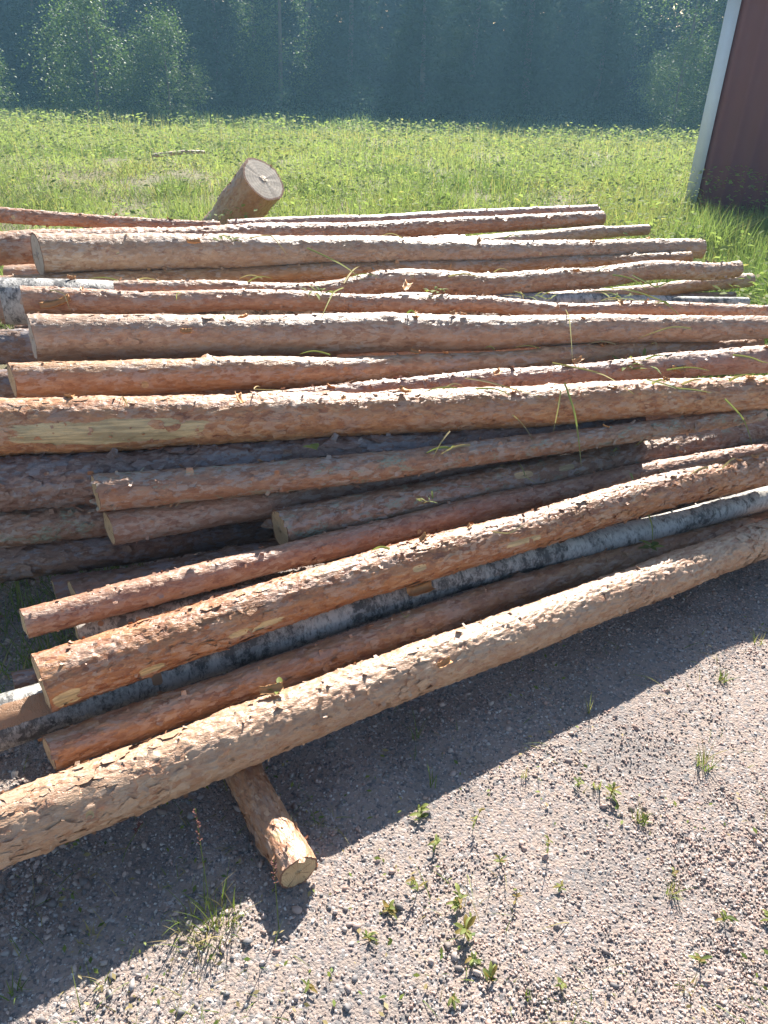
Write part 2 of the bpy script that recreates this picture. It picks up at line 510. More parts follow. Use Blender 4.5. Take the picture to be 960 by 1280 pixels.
def leaves(c, size, tone, dry, flat=0.5, aspect=0.5):
    """Small folded leaf quads at points c."""
    n = len(size)
    az = rng.random(n) * 6.283
    el = (rng.random(n) - 0.4) * 2 * flat
    a = np.stack([np.cos(az) * np.cos(el), np.sin(az) * np.cos(el), np.sin(el)], -1)
    s = np.stack([-np.sin(az), np.cos(az), np.zeros(n)], -1)
    s = s + np.cross(a, s) * ((rng.random(n) - 0.5) * 1.4)[:, None]
    s /= np.linalg.norm(s, axis=1)[:, None]
    L = size[:, None]
    nrm = np.cross(a, s)
    p0 = c
    p1 = c + a * L * 0.5 + s * L * aspect * 0.5 + nrm * L * 0.06
    p2 = c + a * L
    p3 = c + a * L * 0.5 - s * L * aspect * 0.5 + nrm * L * 0.06
    V = np.stack([p0, p1, p2, p3], 1).reshape(-1, 3)
    i = np.arange(n)[:, None] * 4
    F = np.concatenate([i + np.array([[0, 1, 2, 3]])], 1)
    return V, F, np.repeat(tone, 4), np.repeat(dry, 4)

class Join:
    def __init__(s):
        s.V, s.F, s.A, s.n = [], [], {}, 0
    def add(s, V, F, **attrs):
        s.V.append(V)
        s.F.append(np.asarray(F) + s.n)
        for k, a in attrs.items():
            s.A.setdefault(k, []).append(a if np.ndim(a) else np.full(len(V), a))
        s.n += len(V)
    def mesh(s, name, smooth=False):
        by = {}
        for F in s.F:
            by.setdefault(F.shape[1], []).append(F)
        return build_mesh(name, np.concatenate(s.V), [np.concatenate(f) for f in by.values()], smooth, {k: np.concatenate(a) for k, a in s.A.items()})

def pile_clear(x, y):
    """True where the field begins behind the pile."""
    back = 4.55 + 0.30 * (x + 1.2)
    back = np.where(x > 1.35, 3.75 - 0.35 * np.clip(x - 1.35, 0, 2), back)
    return y > np.maximum(back, 2.6)

def make_field_grass():
    J = Join()
    n = 260000
    y = 2.8 * (32.0 / 2.8) ** (rng.random(n) ** 0.9)
    x = (rng.random(n) * 2 - 1) * (0.70 * y + 0.8)
    ok = pile_clear(x, y)
    x, y = x[ok], y[ok]
    cl = fbm(x * 1.6, y * 1.6, x * 0, 41)
    patch = fbm(x * 0.45, y * 0.45, x * 0, 77)
    hay = np.clip(1.4 - np.hypot((x + 3.3) / 1.8, (y - 11.0) / 3.2), 0, 1) * np.clip(fbm(x * 2.2, y * 2.2, x * 0, 55) * 2.6 - 0.7, 0, 1)
    keep = rng.random(len(x)) < 0.12 + 2.6 * np.clip(cl - 0.28, 0, 1)
    x, y, cl, patch, hay = (q[keep] for q in (x, y, cl, patch, hay))
    n = len(x)
    crest = np.clip((y - 20) / 6, 0, 1)
    h = (0.08 + 0.75 * np.clip(cl - 0.22, 0, 1) ** 1.4 + 0.12 * rng.random(n)) * (0.75 + 0.5 * patch) * (1 - 0.75 * hay) + 0.12 * crest * rng.random(n)
    h = h * (1 - 0.38 * np.clip((y - 7) / 9, 0, 1)) * np.where((x > 1.2) & (y < 6), 1.15, 0.95)
    w = np.maximum(0.0045, 0.0008 * y) * (0.7 + 0.6 * rng.random(n))
    tone = np.clip(-0.85 + patch * 1.5 + fbm(x * 1.1, y * 0.6, x * 0, 13) * 1.3 + (rng.random(n) - 0.5) * 0.5 + 0.1 * crest, 0, 1)
    dry = np.clip((rng.random(n) < 0.10 + 0.25 * crest + 0.6 * hay + 0.5 * np.clip(fbm(x * 0.9, y * 0.6, x * 0, 203) * 4 - 2.2, 0, 1)) * (0.5 + 0.5 * rng.random(n)), 0, 1)
    lean = 0.2 + 0.9 * rng.random(n) ** 1.5 + 0.9 * hay
    V, F, t, d = blades(np.stack([x, y, ground_z(x, y) - 0.01], -1), h, w, rng.random(n) * 6.283, lean, tone, dry)
    J.add(V, F, tone=t, dry=d)
    # broad leaves of field weeds
    n = 110000
    y = 3.2 * (30.0 / 3.2) ** (rng.random(n) ** 0.9)
    x = (rng.random(n) * 2 - 1) * (0.70 * y + 0.8)
    ok = pile_clear(x, y)
    x, y = x[ok], y[ok]
    cl = fbm(x * 1.1, y * 1.1, x * 0 + 3, 91)
    keep = cl > 0.48 + 0.10 * rng.random(len(x))
    x, y, cl = x[keep], y[keep], cl[keep]
    n = len(x)
    z = ground_z(x, y) + (0.05 + 0.42 * rng.random(n)) * (0.5 + cl)
    V, F, t, d = leaves(np.stack([x, y, z], -1), np.maximum(0.045, 0.0048 * y) * (0.6 + 0.8 * rng.random(n)), np.clip(cl * 1.8 - 0.55 + (rng.random(n) - 0.5) * 0.5, 0, 1), (rng.random(n) < 0.04) * 0.8)
    J.add(V, F, tone=t, dry=d)
    # seed heads and tall dry stalks towards the far edge
    n = 2200
    y = 12 + 19 * rng.random(n) ** 0.8
    x = (rng.random(n) * 2 - 1) * (0.66 * y)
    V, F, t, d = blades(np.stack([x, y, ground_z(x, y)], -1), 0.35 + 0.30 * rng.random(n), np.maximum(0.004, 0.0005 * y), rng.random(n) * 6.283, 0.1 + 0.2 * rng.random(n), rng.random(n), 0.4 + 0.6 * rng.random(n))
    J.add(V, F, tone=t, dry=d)
    # grass of the shaded strip before the trees
    n = 30000
    y = 30 + 16 * rng.random(n)
    x = (rng.random(n) * 2 - 1) * 34
    V, F, t, d = blades(np.stack([x, y, ground_z(x, y)], -1), 0.25 + 0.3 * rng.random(n), np.full(n, 0.05), rng.random(n) * 6.283, 0.2 + 0.8 * rng.random(n), rng.random(n) * 0.5, (rng.random(n) < 0.1) * 0.7)
    J.add(V, F, tone=t, dry=d)
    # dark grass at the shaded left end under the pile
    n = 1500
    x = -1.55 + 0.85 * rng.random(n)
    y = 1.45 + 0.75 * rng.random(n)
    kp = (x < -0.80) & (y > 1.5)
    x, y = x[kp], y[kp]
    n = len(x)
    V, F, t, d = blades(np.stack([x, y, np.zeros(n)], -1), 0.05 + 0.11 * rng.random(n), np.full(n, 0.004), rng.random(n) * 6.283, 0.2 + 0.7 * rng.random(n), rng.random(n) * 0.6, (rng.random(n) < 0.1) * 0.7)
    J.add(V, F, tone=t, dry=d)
    o = obj('field_grass', J.mesh('field_grass'), GRASS)
    tag(o, kind='stuff')
    o['label'] = 'tall sunlit meadow grass covering the field behind the logs'
make_field_grass()

# ------------------------------------------------------------------ forest
DECID = leaf_material('birch_leaves', (0.06, 0.11, 0.03), (0.15, 0.21, 0.06), 0.42, 0.3, gloss=0.03)
NEEDLE = leaf_material('spruce_needles', (0.022, 0.05, 0.022), (0.05, 0.095, 0.04), 0.15, 0.5)
TRUNK = plain('tree_trunk_bark', (0.14, 0.11, 0.09), 0.85, 0.4, 12, 0.01)
WHITE_TRUNK = plain('white_birch_trunk', (0.42, 0.40, 0.37), 0.7, 0.5, 14, 0.006)

def trunk_mesh(name, h, r0, bend=0.15):
    nz, na = 14, 9
    t = np.linspace(0, 1, nz)
    a = np.arange(na) / na * 6.283
    r = r0 * (1 - t) ** 0.8 + 0.012
    r[0] *= 1.25
    V = np.stack([np.cos(a)[None] * r[:, None] + (bend * np.sin(t * 3))[:, None], np.sin(a)[None] * r[:, None] + (bend * np.sin(t * 2.1))[:, None] * 0.5, np.repeat((t * h - 0.1)[:, None], na, 1)], -1)
    return build_mesh(name, V.reshape(-1, 3), [grid_faces(nz, na, True)[:, ::-1]], True)

def spruce_crown(h, rmax, seed):
    g = np.random.default_rng(seed)
    J = Join()
    nb = 330
    t = g.random(nb) ** 1.35
    zb = 0.25 + t * (h - 0.4)
    Lb = rmax * (1 - t) ** 0.85 * (0.7 + 0.5 * g.random(nb)) + 0.15
    az = g.random(nb) * 6.283
    C, S, T = [], [], []
    for i in range(nb):
        m_ = max(12, int(70 * Lb[i] / rmax))
        u = g.random(m_) ** 0.7
        rad = Lb[i] * u
        z = zb[i] - 0.30 * Lb[i] * u ** 1.2 + 0.12 * u ** 3 * Lb[i] + (g.random(m_) - 0.7) * 0.22
        side = (g.random(m_) - 0.5) * 0.55 * Lb[i] * (0.3 + 0.7 * u)
        C.append(np.stack([np.cos(az[i]) * rad - np.sin(az[i]) * side, np.sin(az[i]) * rad + np.cos(az[i]) * side, z], -1))
        S.append(0.16 + 0.16 * g.random(m_))
        T.append(np.clip(0.2 + 0.6 * u + (g.random(m_) - 0.5) * 0.5, 0, 1))
    C, S, T = np.concatenate(C), np.concatenate(S), np.concatenate(T)
    V, F, t_, d_ = leaves(C, S, T, np.zeros(len(S)), 0.7, 0.28)
    J.add(V, F, tone=t_)
    return J.mesh('spruce_crown')

def broad_crown(h, rad, low, seed, leaf=0.085, n_cl=150, per=130):
    g = np.random.default_rng(seed)
    J = Join()
    C, T = [], []
    for i in range(n_cl):
        t = g.random()
        z = low + t * (h - low)
        rr = rad * (math.sin(math.pi * (0.18 + 0.8 * t)) ** 0.7) * (0.35 + 0.75 * g.random() ** 0.5)
        a = g.random() * 6.283
        c = np.array([math.cos(a) * rr, math.sin(a) * rr, z])
        s = 0.22 + 0.38 * g.random()
        q = g.normal(size=(per, 3)) * np.array([s * 0.6, s * 0.6, s * 0.7])
        q[:, 2] -= 0.25 * np.hypot(q[:, 0], q[:, 1])
        C.append(c + q)
        T.append(np.clip(0.25 + 0.5 * g.random() + (g.random(per) - 0.5) * 0.5, 0, 1))
    C, T = np.concatenate(C), np.concatenate(T)
    C[:, 2] = np.maximum(C[:, 2], 0.1)
    V, F, t_, d_ = leaves(C, leaf * (0.7 + 0.7 * g.random(len(C))), T, np.zeros(len(C)), 0.9, 0.75)
    J.add(V, F, tone=t_)
    return J.mesh('birch_crown')

spr_c = [spruce_crown(9.0, 2.3, 1), spruce_crown(9.6, 2.6, 2), spruce_crown(8.2, 2.1, 3)]
spr_t = [trunk_mesh('spruce_trunk', 8.8, 0.16), trunk_mesh('spruce_trunk', 9.4, 0.18), trunk_mesh('spruce_trunk', 8.0, 0.13)]
bir_c = [broad_crown(9.5, 2.3, 0.7, 11), broad_crown(8.0, 2.0, 0.3, 12), broad_crown(4.2, 1.5, 0.15, 13, 0.08, 90, 120)]
bir_t = [trunk_mesh('birch_trunk', 9.0, 0.11), trunk_mesh('birch_trunk', 7.5, 0.09), trunk_mesh('birch_trunk', 3.8, 0.05)]

def add_tree(kind, k, x, y, rot, s, label, group):
    conifer = kind == 'spruce_tree'
    t = empty(kind, (x, y, float(ground_z(x, y))))
    t.rotation_euler = (0, 0, rot)
    t.scale = (s, s, s)
    tag(t, label, 'tree', group)
    obj('crown', (spr_c if conifer else bir_c)[k], NEEDLE if conifer else DECID, t)
    obj('trunk', (spr_t if conifer else bir_t)[k], TRUNK if conifer or k < 2 else TRUNK, t)

SPRUCE_LABEL = 'dark spruce standing in the shaded wall of forest behind the field'
tr = np.random.default_rng(5)
xs_row = np.linspace(-24, 26, 17)
for i, x in enumerate(xs_row):
    xx = x + (tr.random() - 0.5) * 1.6
    yy = 45.5 + (tr.random() - 0.5) * 3
    if i in (3, 6):
        add_tree('birch_tree', 0, xx, yy - 1.0, tr.random() * 6.28, 1.0, 'leafy birch among dark spruces ' + ('near the left end of the forest edge' if i == 3 else 'just left of the forest edge centre'), 'birches at the forest edge')
    elif i == 12:
        add_tree('birch_tree', 1, xx, yy - 1.5, tr.random() * 6.28, 1.1, 'tall birch with hanging pale leaves at the forest edge nearest the red barn', 'birches at the forest edge')
    else:
        add_tree('spruce_tree', i % 3, xx, yy, tr.random() * 6.28, 0.95 + 0.25 * tr.random(), SPRUCE_LABEL, 'spruces along the forest edge')
for i, x in enumerate(np.linspace(-27, 28, 16)):
    add_tree('spruce_tree', (i + 1) % 3, x + (tr.random() - 0.5) * 2, 50.5 + (tr.random() - 0.5) * 2.5, tr.random() * 6.28, 1.0 + 0.2 * tr.random(), SPRUCE_LABEL, 'spruces along the forest edge')
for (x, y, s, k, lab) in ((-16.6, 34.0, 1.0, 2, 'small bright bushy birch sapling at the far left field edge'),
                          (-12.2, 35.5, 1.15, 2, 'sunlit leafy birch sapling standing out from the left forest edge'),
                          (-9.6, 37.0, 0.95, 2, 'low leafy birch sapling right of the sunlit one at the forest edge'),
                          (12.6, 40.0, 0.9, 2, 'thin leafy sapling at the forest edge left of the red barn')):
    add_tree('birch_sapling', k, x, y, tr.random() * 6.28, s, lab, 'saplings in front of the forest')

def make_forest():
    J = Join()
    n = 230000
    x = (tr.random(n) * 2 - 1) * 40
    z = -2.8 + 12 * tr.random(n) ** 1.5
    y = 55 + 3.0 * tr.random(n) + 1.6 * np.sin(x * 1.7) + 0.12 * z
    V, F, t, d = leaves(np.stack([x, y, z], -1), 0.4 + 0.3 * tr.random(n), tr.random(n), np.zeros(n), 0.9, 0.5)
    J.add(V, F, tone=t)
    # undergrowth along the foot of the trees
    n = 26000
    x = (tr.random(n) * 2 - 1) * 30
    y = 41 + 5 * tr.random(n)
    z = ground_z(x, y) + 1.5 * tr.random(n) ** 1.6 * (0.25 + fbm(x * 0.5, y * 0.5, x * 0, 61))
    V, F, t, d = leaves(np.stack([x, y, z], -1), 0.12 + 0.12 * tr.random(n), tr.random(n), np.zeros(n), 0.9, 0.5)
    J.add(V, F, tone=t)
    o = obj('forest', J.mesh('forest'), NEEDLE)
    tag(o, kind='stuff')
    o['label'] = 'dense dark forest filling the background'
make_forest()

# ------------------------------------------------------------------ barn
def box_mesh(name, x0, x1, y0, y1, z0, z1):
    V = np.array([(x, y, z) for x in (x0, x1) for y in (y0, y1) for z in (z0, z1)])
    F = np.array([(0, 1, 3, 2), (4, 6, 7, 5), (0, 4, 5, 1), (2, 3, 7, 6), (0, 2, 6, 4), (1, 5, 7, 3)])
    return build_mesh(name, V, [F])

def corrugated(name, p0, p1, z0, z1a, z1b, pitch=0.20, depth=0.018):
    d = np.array(p1) - np.array(p0)
    L = np.hypot(*d)
    d = d / L
    nrm = np.array([d[1], -d[0]])
    us, hs = [], []
    k = int(L / pitch)
    for i in range(k):
        b = i * L / k
        for f, h in ((0, 0), (0.55, 0), (0.65, 1), (0.90, 1)):
            us.append(b + f * L / k)
            hs.append(h * depth)
    us.append(L)
    hs.append(0)
    us, hs = np.array(us), np.array(hs)
    xy = np.array(p0)[None] + d[None] * us[:, None] + nrm[None] * hs[:, None]
    top = z1a + (z1b - z1a) * us / L
    V = np.concatenate([np.c_[xy, np.full(len(us), z0)], np.c_[xy, top]])
    n = len(us)
    i = np.arange(n - 1)
    return build_mesh(name, V, [np.stack([i, i + 1, i + 1 + n, i + n], -1)])

def make_barn():
    b = empty('barn', (3.35, 9.55, float(ground_z(0, 9.55))))
    b.rotation_euler = (0, 0, R(-25))
    tag(b, 'dark red corrugated metal barn with white corner trim beyond the right end of the pile', 'barn')
    M = NT('red_sheet_metal')
    v = M.scaled((1, 1, 0.3))
    c = M.mix(M.noise(v, 6, 4, 0.6), (0.155, 0.055, 0.062), (0.20, 0.070, 0.077))
    M.link(c, M.b.inputs['Base Color'])
    M.b.inputs['Roughness'].default_value = 0.5
    red = M.m
    white = plain('white_trim_paint', (0.72, 0.76, 0.80), 0.5, 0.08, 8)
    grey = plain('grey_sheet_roof', (0.25, 0.26, 0.27), 0.5, 0.15, 5)
    W, D, H0, H1 = 5.0, 4.0, 2.15, 3.0
    obj('wall', corrugated('wall', (0, 0), (W, 0), 0.02, H0, H0), red, b)
    obj('wall', corrugated('wall', (0, D), (0, 0), 0.02, H1, H0), red, b)
    obj('wall', corrugated('wall', (W, 0), (W, D), 0.02, H0, H1), red, b)
    obj('wall', corrugated('wall', (W, D), (0, D), 0.02, H1, H1), red, b)
    obj('foundation', box_mesh('foundation', 0.03, W - 0.03, 0.03, D - 0.03, -0.4, 0.08), plain('concrete', (0.3, 0.29, 0.28), 0.9, 0.2, 15), b)
    for k in range(1):
        tr_ = obj('corner_trim', box_mesh('corner_trim', -0.035, 0.095, -0.035, -0.021, 0.0, H0), white, b)
        obj('trim_return', box_mesh('trim_return', -0.035, -0.021, -0.021, 0.10, 0.0, H0 + 0.02), white, tr_)
    sl = (H1 - H0) / D
    V = np.array([(-0.15, -0.12, H0 + 0.03 - 0.12 * sl), (W + 0.15, -0.12, H0 + 0.03 - 0.12 * sl), (W + 0.15, D + 0.2, H1 + 0.03 + 0.2 * sl), (-0.15, D + 0.2, H1 + 0.03 + 0.2 * sl)])
    V = np.concatenate([V, V + np.array([0, 0, 0.06])])
    F = np.array([(3, 2, 1, 0), (4, 5, 6, 7), (0, 1, 5, 4), (1, 2, 6, 5), (2, 3, 7, 6), (3, 0, 4, 7)])
    obj('roof', build_mesh('roof', V, [F]), grey, b)
make_barn()

# ------------------------------------------------------------------ logs
LOGS = {
    'B1': [(-2.100, 4.127, 0.720), (-1.490, 4.189, 0.692), (-0.900, 4.250, 0.664), 0.0362, 0.0305, 0.0250],
    'B2': [(-0.867, 4.294, 0.656), (0.222, 4.775, 0.638), (1.275, 5.240, 0.620), 0.0336, 0.0319, 0.0302],
    'B2b': [(0.234, 4.993, 0.600), (0.792, 5.202, 0.590), (1.332, 5.403, 0.580), 0.0242, 0.0251, 0.0260],
    'B3': [(-1.959, 3.562, 0.680), (-0.307, 4.309, 0.639), (1.278, 5.079, 0.600), 0.0783, 0.0510, 0.0393],
    'B5': [(-1.536, 3.461, 0.694), (0.106, 3.956, 0.633), (1.699, 4.478, 0.575), 0.0936, 0.0694, 0.0485],
    'B5b': [(-0.291, 4.170, 0.560), (0.498, 4.560, 0.555), (1.261, 4.938, 0.550), 0.0373, 0.0379, 0.0385],
    'B5c': [(0.329, 4.795, 0.480), (1.015, 5.117, 0.475), (1.678, 5.427, 0.470), 0.0378, 0.0361, 0.0343],
    'B10': [(-1.685, 3.302, 0.606), (-0.013, 3.838, 0.580), (1.604, 4.356, 0.555), 0.0338, 0.0320, 0.0302],
    'B6': [(-1.565, 3.113, 0.596), (0.104, 3.443, 0.544), (1.712, 3.772, 0.494), 0.0934, 0.0524, 0.0231],
    'B8': [(-1.098, 3.105, 0.665), (0.336, 3.453, 0.624), (1.741, 4.034, 0.585), 0.0286, 0.0491, 0.0362],
    'B9': [(0.266, 3.589, 0.475), (1.109, 3.937, 0.471), (1.924, 4.273, 0.468), 0.0333, 0.0338, 0.0343],
    'B9b': [(0.602, 3.862, 0.415), (1.212, 4.006, 0.414), (1.802, 4.144, 0.412), 0.0277, 0.0265, 0.0252],
    'B7': [(-1.398, 2.942, 0.660), (0.198, 3.197, 0.609), (1.751, 3.401, 0.560), 0.0486, 0.0344, 0.0279],
    'B11': [(-1.226, 2.588, 0.640), (0.280, 2.914, 0.599), (1.746, 3.232, 0.560), 0.0769, 0.0661, 0.0401],
    'B12': [(-1.593, 2.731, 0.550), (-0.888, 2.836, 0.535), (-0.207, 2.937, 0.520), 0.0612, 0.0554, 0.0498],
    'B13': [(-1.439, 2.886, 0.450), (-0.960, 2.932, 0.450), (-0.496, 2.976, 0.450), 0.0279, 0.0267, 0.0254],
    'B14': [(-1.220, 2.374, 0.573), (0.197, 2.770, 0.522), (1.576, 3.248, 0.472), 0.0571, 0.0472, 0.0272],
    'B16': [(-1.543, 2.531, 0.480), (-0.884, 2.602, 0.467), (-0.247, 2.672, 0.455), 0.0556, 0.0481, 0.0408],
    'B15': [(-0.493, 2.424, 0.500), (0.623, 2.774, 0.490), (1.708, 3.088, 0.480), 0.0241, 0.0406, 0.0554],
    'B17': [(-1.321, 2.029, 0.561), (0.258, 2.385, 0.522), (1.778, 2.776, 0.485), 0.0853, 0.0670, 0.0568],
    'B18': [(-1.322, 1.948, 0.410), (-0.189, 2.224, 0.406), (0.905, 2.576, 0.402), 0.0811, 0.0618, 0.0401],
    'B19': [(-0.827, 1.932, 0.427), (0.284, 2.255, 0.420), (1.366, 2.658, 0.414), 0.0528, 0.0389, 0.0263],
    'B20': [(-1.346, 1.919, 0.273), (-0.549, 2.164, 0.249), (0.221, 2.402, 0.227), 0.0568, 0.0536, 0.0505],
    'B21': [(-0.805, 1.921, 0.312), (-0.047, 2.239, 0.307), (0.686, 2.547, 0.303), 0.0493, 0.0463, 0.0434],
    'B22': [(-0.311, 1.977, 0.291), (0.711, 2.459, 0.279), (1.689, 2.894, 0.267), 0.0602, 0.0554, 0.0546],
    'B23': [(-1.359, 1.880, 0.157), (-0.552, 2.155, 0.147), (0.229, 2.421, 0.136), 0.0551, 0.0504, 0.0459],
    'B24': [(-0.894, 1.798, 0.156), (-0.196, 2.097, 0.161), (0.479, 2.386, 0.167), 0.0465, 0.0415, 0.0367],
    'B24b': [(-0.995, 1.891, 0.100), (-0.568, 2.020, 0.099), (-0.155, 2.144, 0.098), 0.0414, 0.0365, 0.0319],
    'B25': [(-0.898, 1.520, 0.284), (0.332, 2.181, 0.267), (1.521, 2.711, 0.251), 0.0383, 0.0387, 0.0337],
    'B32': [(-0.805, 1.591, 0.200), (-0.567, 1.695, 0.200), (-0.338, 1.795, 0.200), 0.0297, 0.0275, 0.0253],
    'B26': [(-0.777, 1.318, 0.280), (0.438, 2.015, 0.300), (1.603, 2.540, 0.320), 0.0682, 0.0579, 0.0575],
    'B27': [(-1.056, 1.212, 0.158), (0.326, 1.966, 0.165), (1.676, 2.593, 0.173), 0.0673, 0.0455, 0.0420],
    'B28': [(-0.735, 1.203, 0.179), (0.497, 1.957, 0.128), (1.695, 2.569, 0.079), 0.0414, 0.0430, 0.0424],
    'B29': [(-0.963, 0.877, 0.185), (0.390, 1.707, 0.158), (1.697, 2.484, 0.132), 0.0697, 0.0635, 0.0556],
    'B31': [(-0.940, 1.474, 0.120), (-0.628, 1.582, 0.115), (-0.326, 1.685, 0.110), 0.0310, 0.0290, 0.0270],
    'B30': [(-0.159, 1.018, 0.049), (-0.305, 1.261, 0.048), (-0.447, 1.496, 0.047), 0.0445, 0.0435, 0.0425],
}
BURIED = [
    (-0.714, 2.350, 0.085, 1.593, 2.742, 0.085, 0.062),
    (-0.730, 2.650, 0.085, 1.526, 3.022, 0.085, 0.061),
    (-1.410, 2.900, 0.085, 1.291, 3.356, 0.085, 0.077),
    (-1.638, 3.250, 0.085, 0.908, 3.811, 0.085, 0.062),
    (-1.651, 3.600, 0.085, 0.895, 4.140, 0.085, 0.060),
    (-1.967, 3.950, 0.085, 0.708, 4.449, 0.085, 0.072),
    (-2.078, 4.250, 0.085, 0.625, 4.850, 0.085, 0.080),
    (-2.029, 4.650, 0.085, 0.695, 5.212, 0.085, 0.075),
    (-0.927, 2.600, 0.250, 1.368, 3.073, 0.250, 0.073),
    (-1.388, 2.900, 0.250, 1.373, 3.471, 0.250, 0.075),
    (-1.515, 3.250, 0.250, 1.235, 3.797, 0.250, 0.078),
    (-1.770, 3.600, 0.250, 0.757, 4.182, 0.250, 0.071),
    (-1.948, 4.050, 0.250, 0.861, 4.615, 0.250, 0.066),
    (-1.963, 4.400, 0.250, 0.591, 4.903, 0.250, 0.065),
    (-2.226, 4.650, 0.250, 0.642, 5.267, 0.250, 0.067),
    (-1.817, 3.600, 0.410, 0.956, 4.190, 0.410, 0.072),
    (-1.977, 4.050, 0.410, 0.542, 4.536, 0.410, 0.080),
    (-2.019, 4.550, 0.410, 0.450, 5.098, 0.410, 0.074),
]


def cellular(u, a, per, seed):
    """Plates: u along (cell units), a around (cell units, period per). Returns d1, d2, id, du, da."""
    ui, ai = np.floor(u), np.floor(a)
    d1 = np.full(u.shape, 9.0)
    d2 = np.full(u.shape, 9.0)
    idv = np.zeros(u.shape)
    du = np.zeros(u.shape)
    da = np.zeros(u.shape)
    for i in (-1, 0, 1):
        for j in (-1, 0, 1):
            cu_, ca_ = ui + i, ai + j
            cw = np.mod(ca_, per)
            px = cu_ + 0.15 + 0.7 * hash3(cu_, cw, cw * 0, seed)
            pa = ca_ + 0.15 + 0.7 * hash3(cu_, cw, cw * 0 + 1, seed)
            d = np.hypot(u - px, a - pa)
            near = d < d1
            d2 = np.where(near, d1, np.minimum(d2, d))
            idv = np.where(near, hash3(cu_, cw, cw * 0 + 2, seed), idv)
            du = np.where(near, u - px, du)
            da = np.where(near, a - pa, da)
            d1 = np.where(near, d, d1)
    return d1, d2, idv, du, da

def log_thing(name, label, P0, PM, P1, r0, rm, r1, kind='pale', seed=1, dx=0.008, na=72, end_mat=None, bare=(), knots=3, flakes=160, rough=1.0, group='logs stacked in the pile', crook=0.006, slant=(0.00, 0.0)):
    P0, PM, P1 = (np.array(p, dtype=float) for p in (P0, PM, P1))
    L = np.linalg.norm(P1 - P0)
    ax = (P1 - P0) / L
    if abs(ax[2]) < 0.9:
        zz = np.array([0, 0, 1.0]) - ax * ax[2]
    else:
        zz = np.array([0, -1.0, 0]) + ax * ax[1]
    zz /= np.linalg.norm(zz)
    yy = np.cross(zz, ax)
    Mt = Matrix(((ax[0], yy[0], zz[0]), (ax[1], yy[1], zz[1]), (ax[2], yy[2], zz[2])))
    mid = (P0 + P1) / 2
    root = empty(name)
    root.matrix_world = Matrix.Translation(mid) @ Mt.to_4x4()
    tag(root, label, 'log', group)
    off = PM - mid
    oy, oz = off @ yy, off @ zz
    g = np.random.default_rng(seed)
    nu = max(30, int(L / dx))
    s = np.linspace(0, 1, nu)
    x = (s - 0.5) * L
    rad = r0 * (1 - s) * (1 - 2 * s) + rm * 4 * s * (1 - s) + r1 * s * (2 * s - 1)
    wob = lambda q: (vnoise(x * 2.2 + q, x * 0, x * 0, seed) - 0.5) * crook * 3 * np.sin(np.pi * s)
    cy = oy * 4 * s * (1 - s) + wob(0.0)
    cz = oz * 4 * s * (1 - s) + wob(7.7)
    th = np.arange(na) / na * 2 * np.pi
    U, TH = np.meshgrid(x, th, indexing='ij')
    RAD = np.repeat(rad[:, None], na, 1)
    rbar = rad.mean()
    ny_, nz_ = np.cos(TH) * rbar, np.sin(TH) * rbar
    o3 = seed * 13.7
    lump = (fbm(U * 5 + o3, ny_ * 9, nz_ * 9, seed, 2) - 0.5) * 0.22 * RAD
    birch = kind == 'birch'
    plate_u, plate_a = (0.026, 0.012) if not birch else (0.05, 0.04)
    per = max(4, round(2 * np.pi * rbar / plate_a))
    wu = (vnoise(U * 22 + o3, ny_ * 30, nz_ * 30, seed + 3) - 0.5) * 1.3
    wa = (vnoise(U * 22 + o3, ny_ * 30, nz_ * 30, seed + 4) - 0.5) * 1.3
    d1, d2, cid, du, da = cellular(U / plate_u + wu + 200, TH / (2 * np.pi) * per + wa + per * 40, per, seed)
    edge = np.clip((d2 - d1) / 0.16, 0, 1)
    lvl = np.floor(cid * 4) / 4
    amp = (0.0020 if not birch else 0.0005) * rough * min(1.3, rbar / 0.05)
    ang = cid * 37.0
    plate = (lvl - 0.4) * 0.9 + edge * 0.5 + (np.cos(ang) * du + np.sin(ang) * da) * 1.2 * edge
    fine = (fbm(U * 70 + o3, ny_ * 110, nz_ * 110, seed + 8, 2) - 0.5) * 1.1
    H = amp * (plate + fine) + lump
    B = np.zeros_like(U)
    for (s0, s1, a0, a1) in bare:
        fs = np.clip(np.minimum(U / L + 0.5 - s0, s1 - U / L - 0.5) / (0.32 * (s1 - s0)) + 0.15, 0, 1)
        fa = np.clip(np.minimum(np.degrees(TH) - a0, a1 - np.degrees(TH)) / (0.32 * (a1 - a0)) + 0.15, 0, 1)
        B = np.maximum(B, fs * fa)
    for k in range(knots):
        ku = (g.random() - 0.5) * L * 0.92
        ka = g.random() * 6.283
        kr = 0.010 + 0.013 * g.random()
        dd = np.hypot(U - ku, ((TH - ka + np.pi) % (2 * np.pi) - np.pi) * RAD)
        H += 0.010 * (0.5 + g.random()) * np.exp(-(dd / kr) ** 2)
        B = np.maximum(B, np.clip(1.0 - dd / (kr * 0.85), 0, 1) * 1.3)
    H = H * (1 - 0.6 * np.clip(B, 0, 1)) - 0.0015 * np.clip(B, 0, 1)
    rr = RAD + H
    ex = np.zeros_like(U)
    ex[0] = (fbm(np.cos(th) * 2, np.sin(th) * 2, th * 0, seed + 2) - 0.5) * 0.006
    ex[-1] = (fbm(np.cos(th) * 2, np.sin(th) * 2, th * 0, seed + 5) - 0.5) * 0.006
    for sl, sgn in ((slant[0], -1), (slant[1], 1)):
        if sl:
            wgt = np.clip(1 - (L / 2 - sgn * U) / 0.22, 0, 1) ** 1.0
            ex = ex + sgn * math.tan(sl) * np.cos(TH) * RAD * wgt
    V = np.stack([U + ex, cy[:, None] + np.cos(TH) * rr, cz[:, None] + np.sin(TH) * rr], -1)
    J = Join()
    qf = grid_faces(nu, na, True)
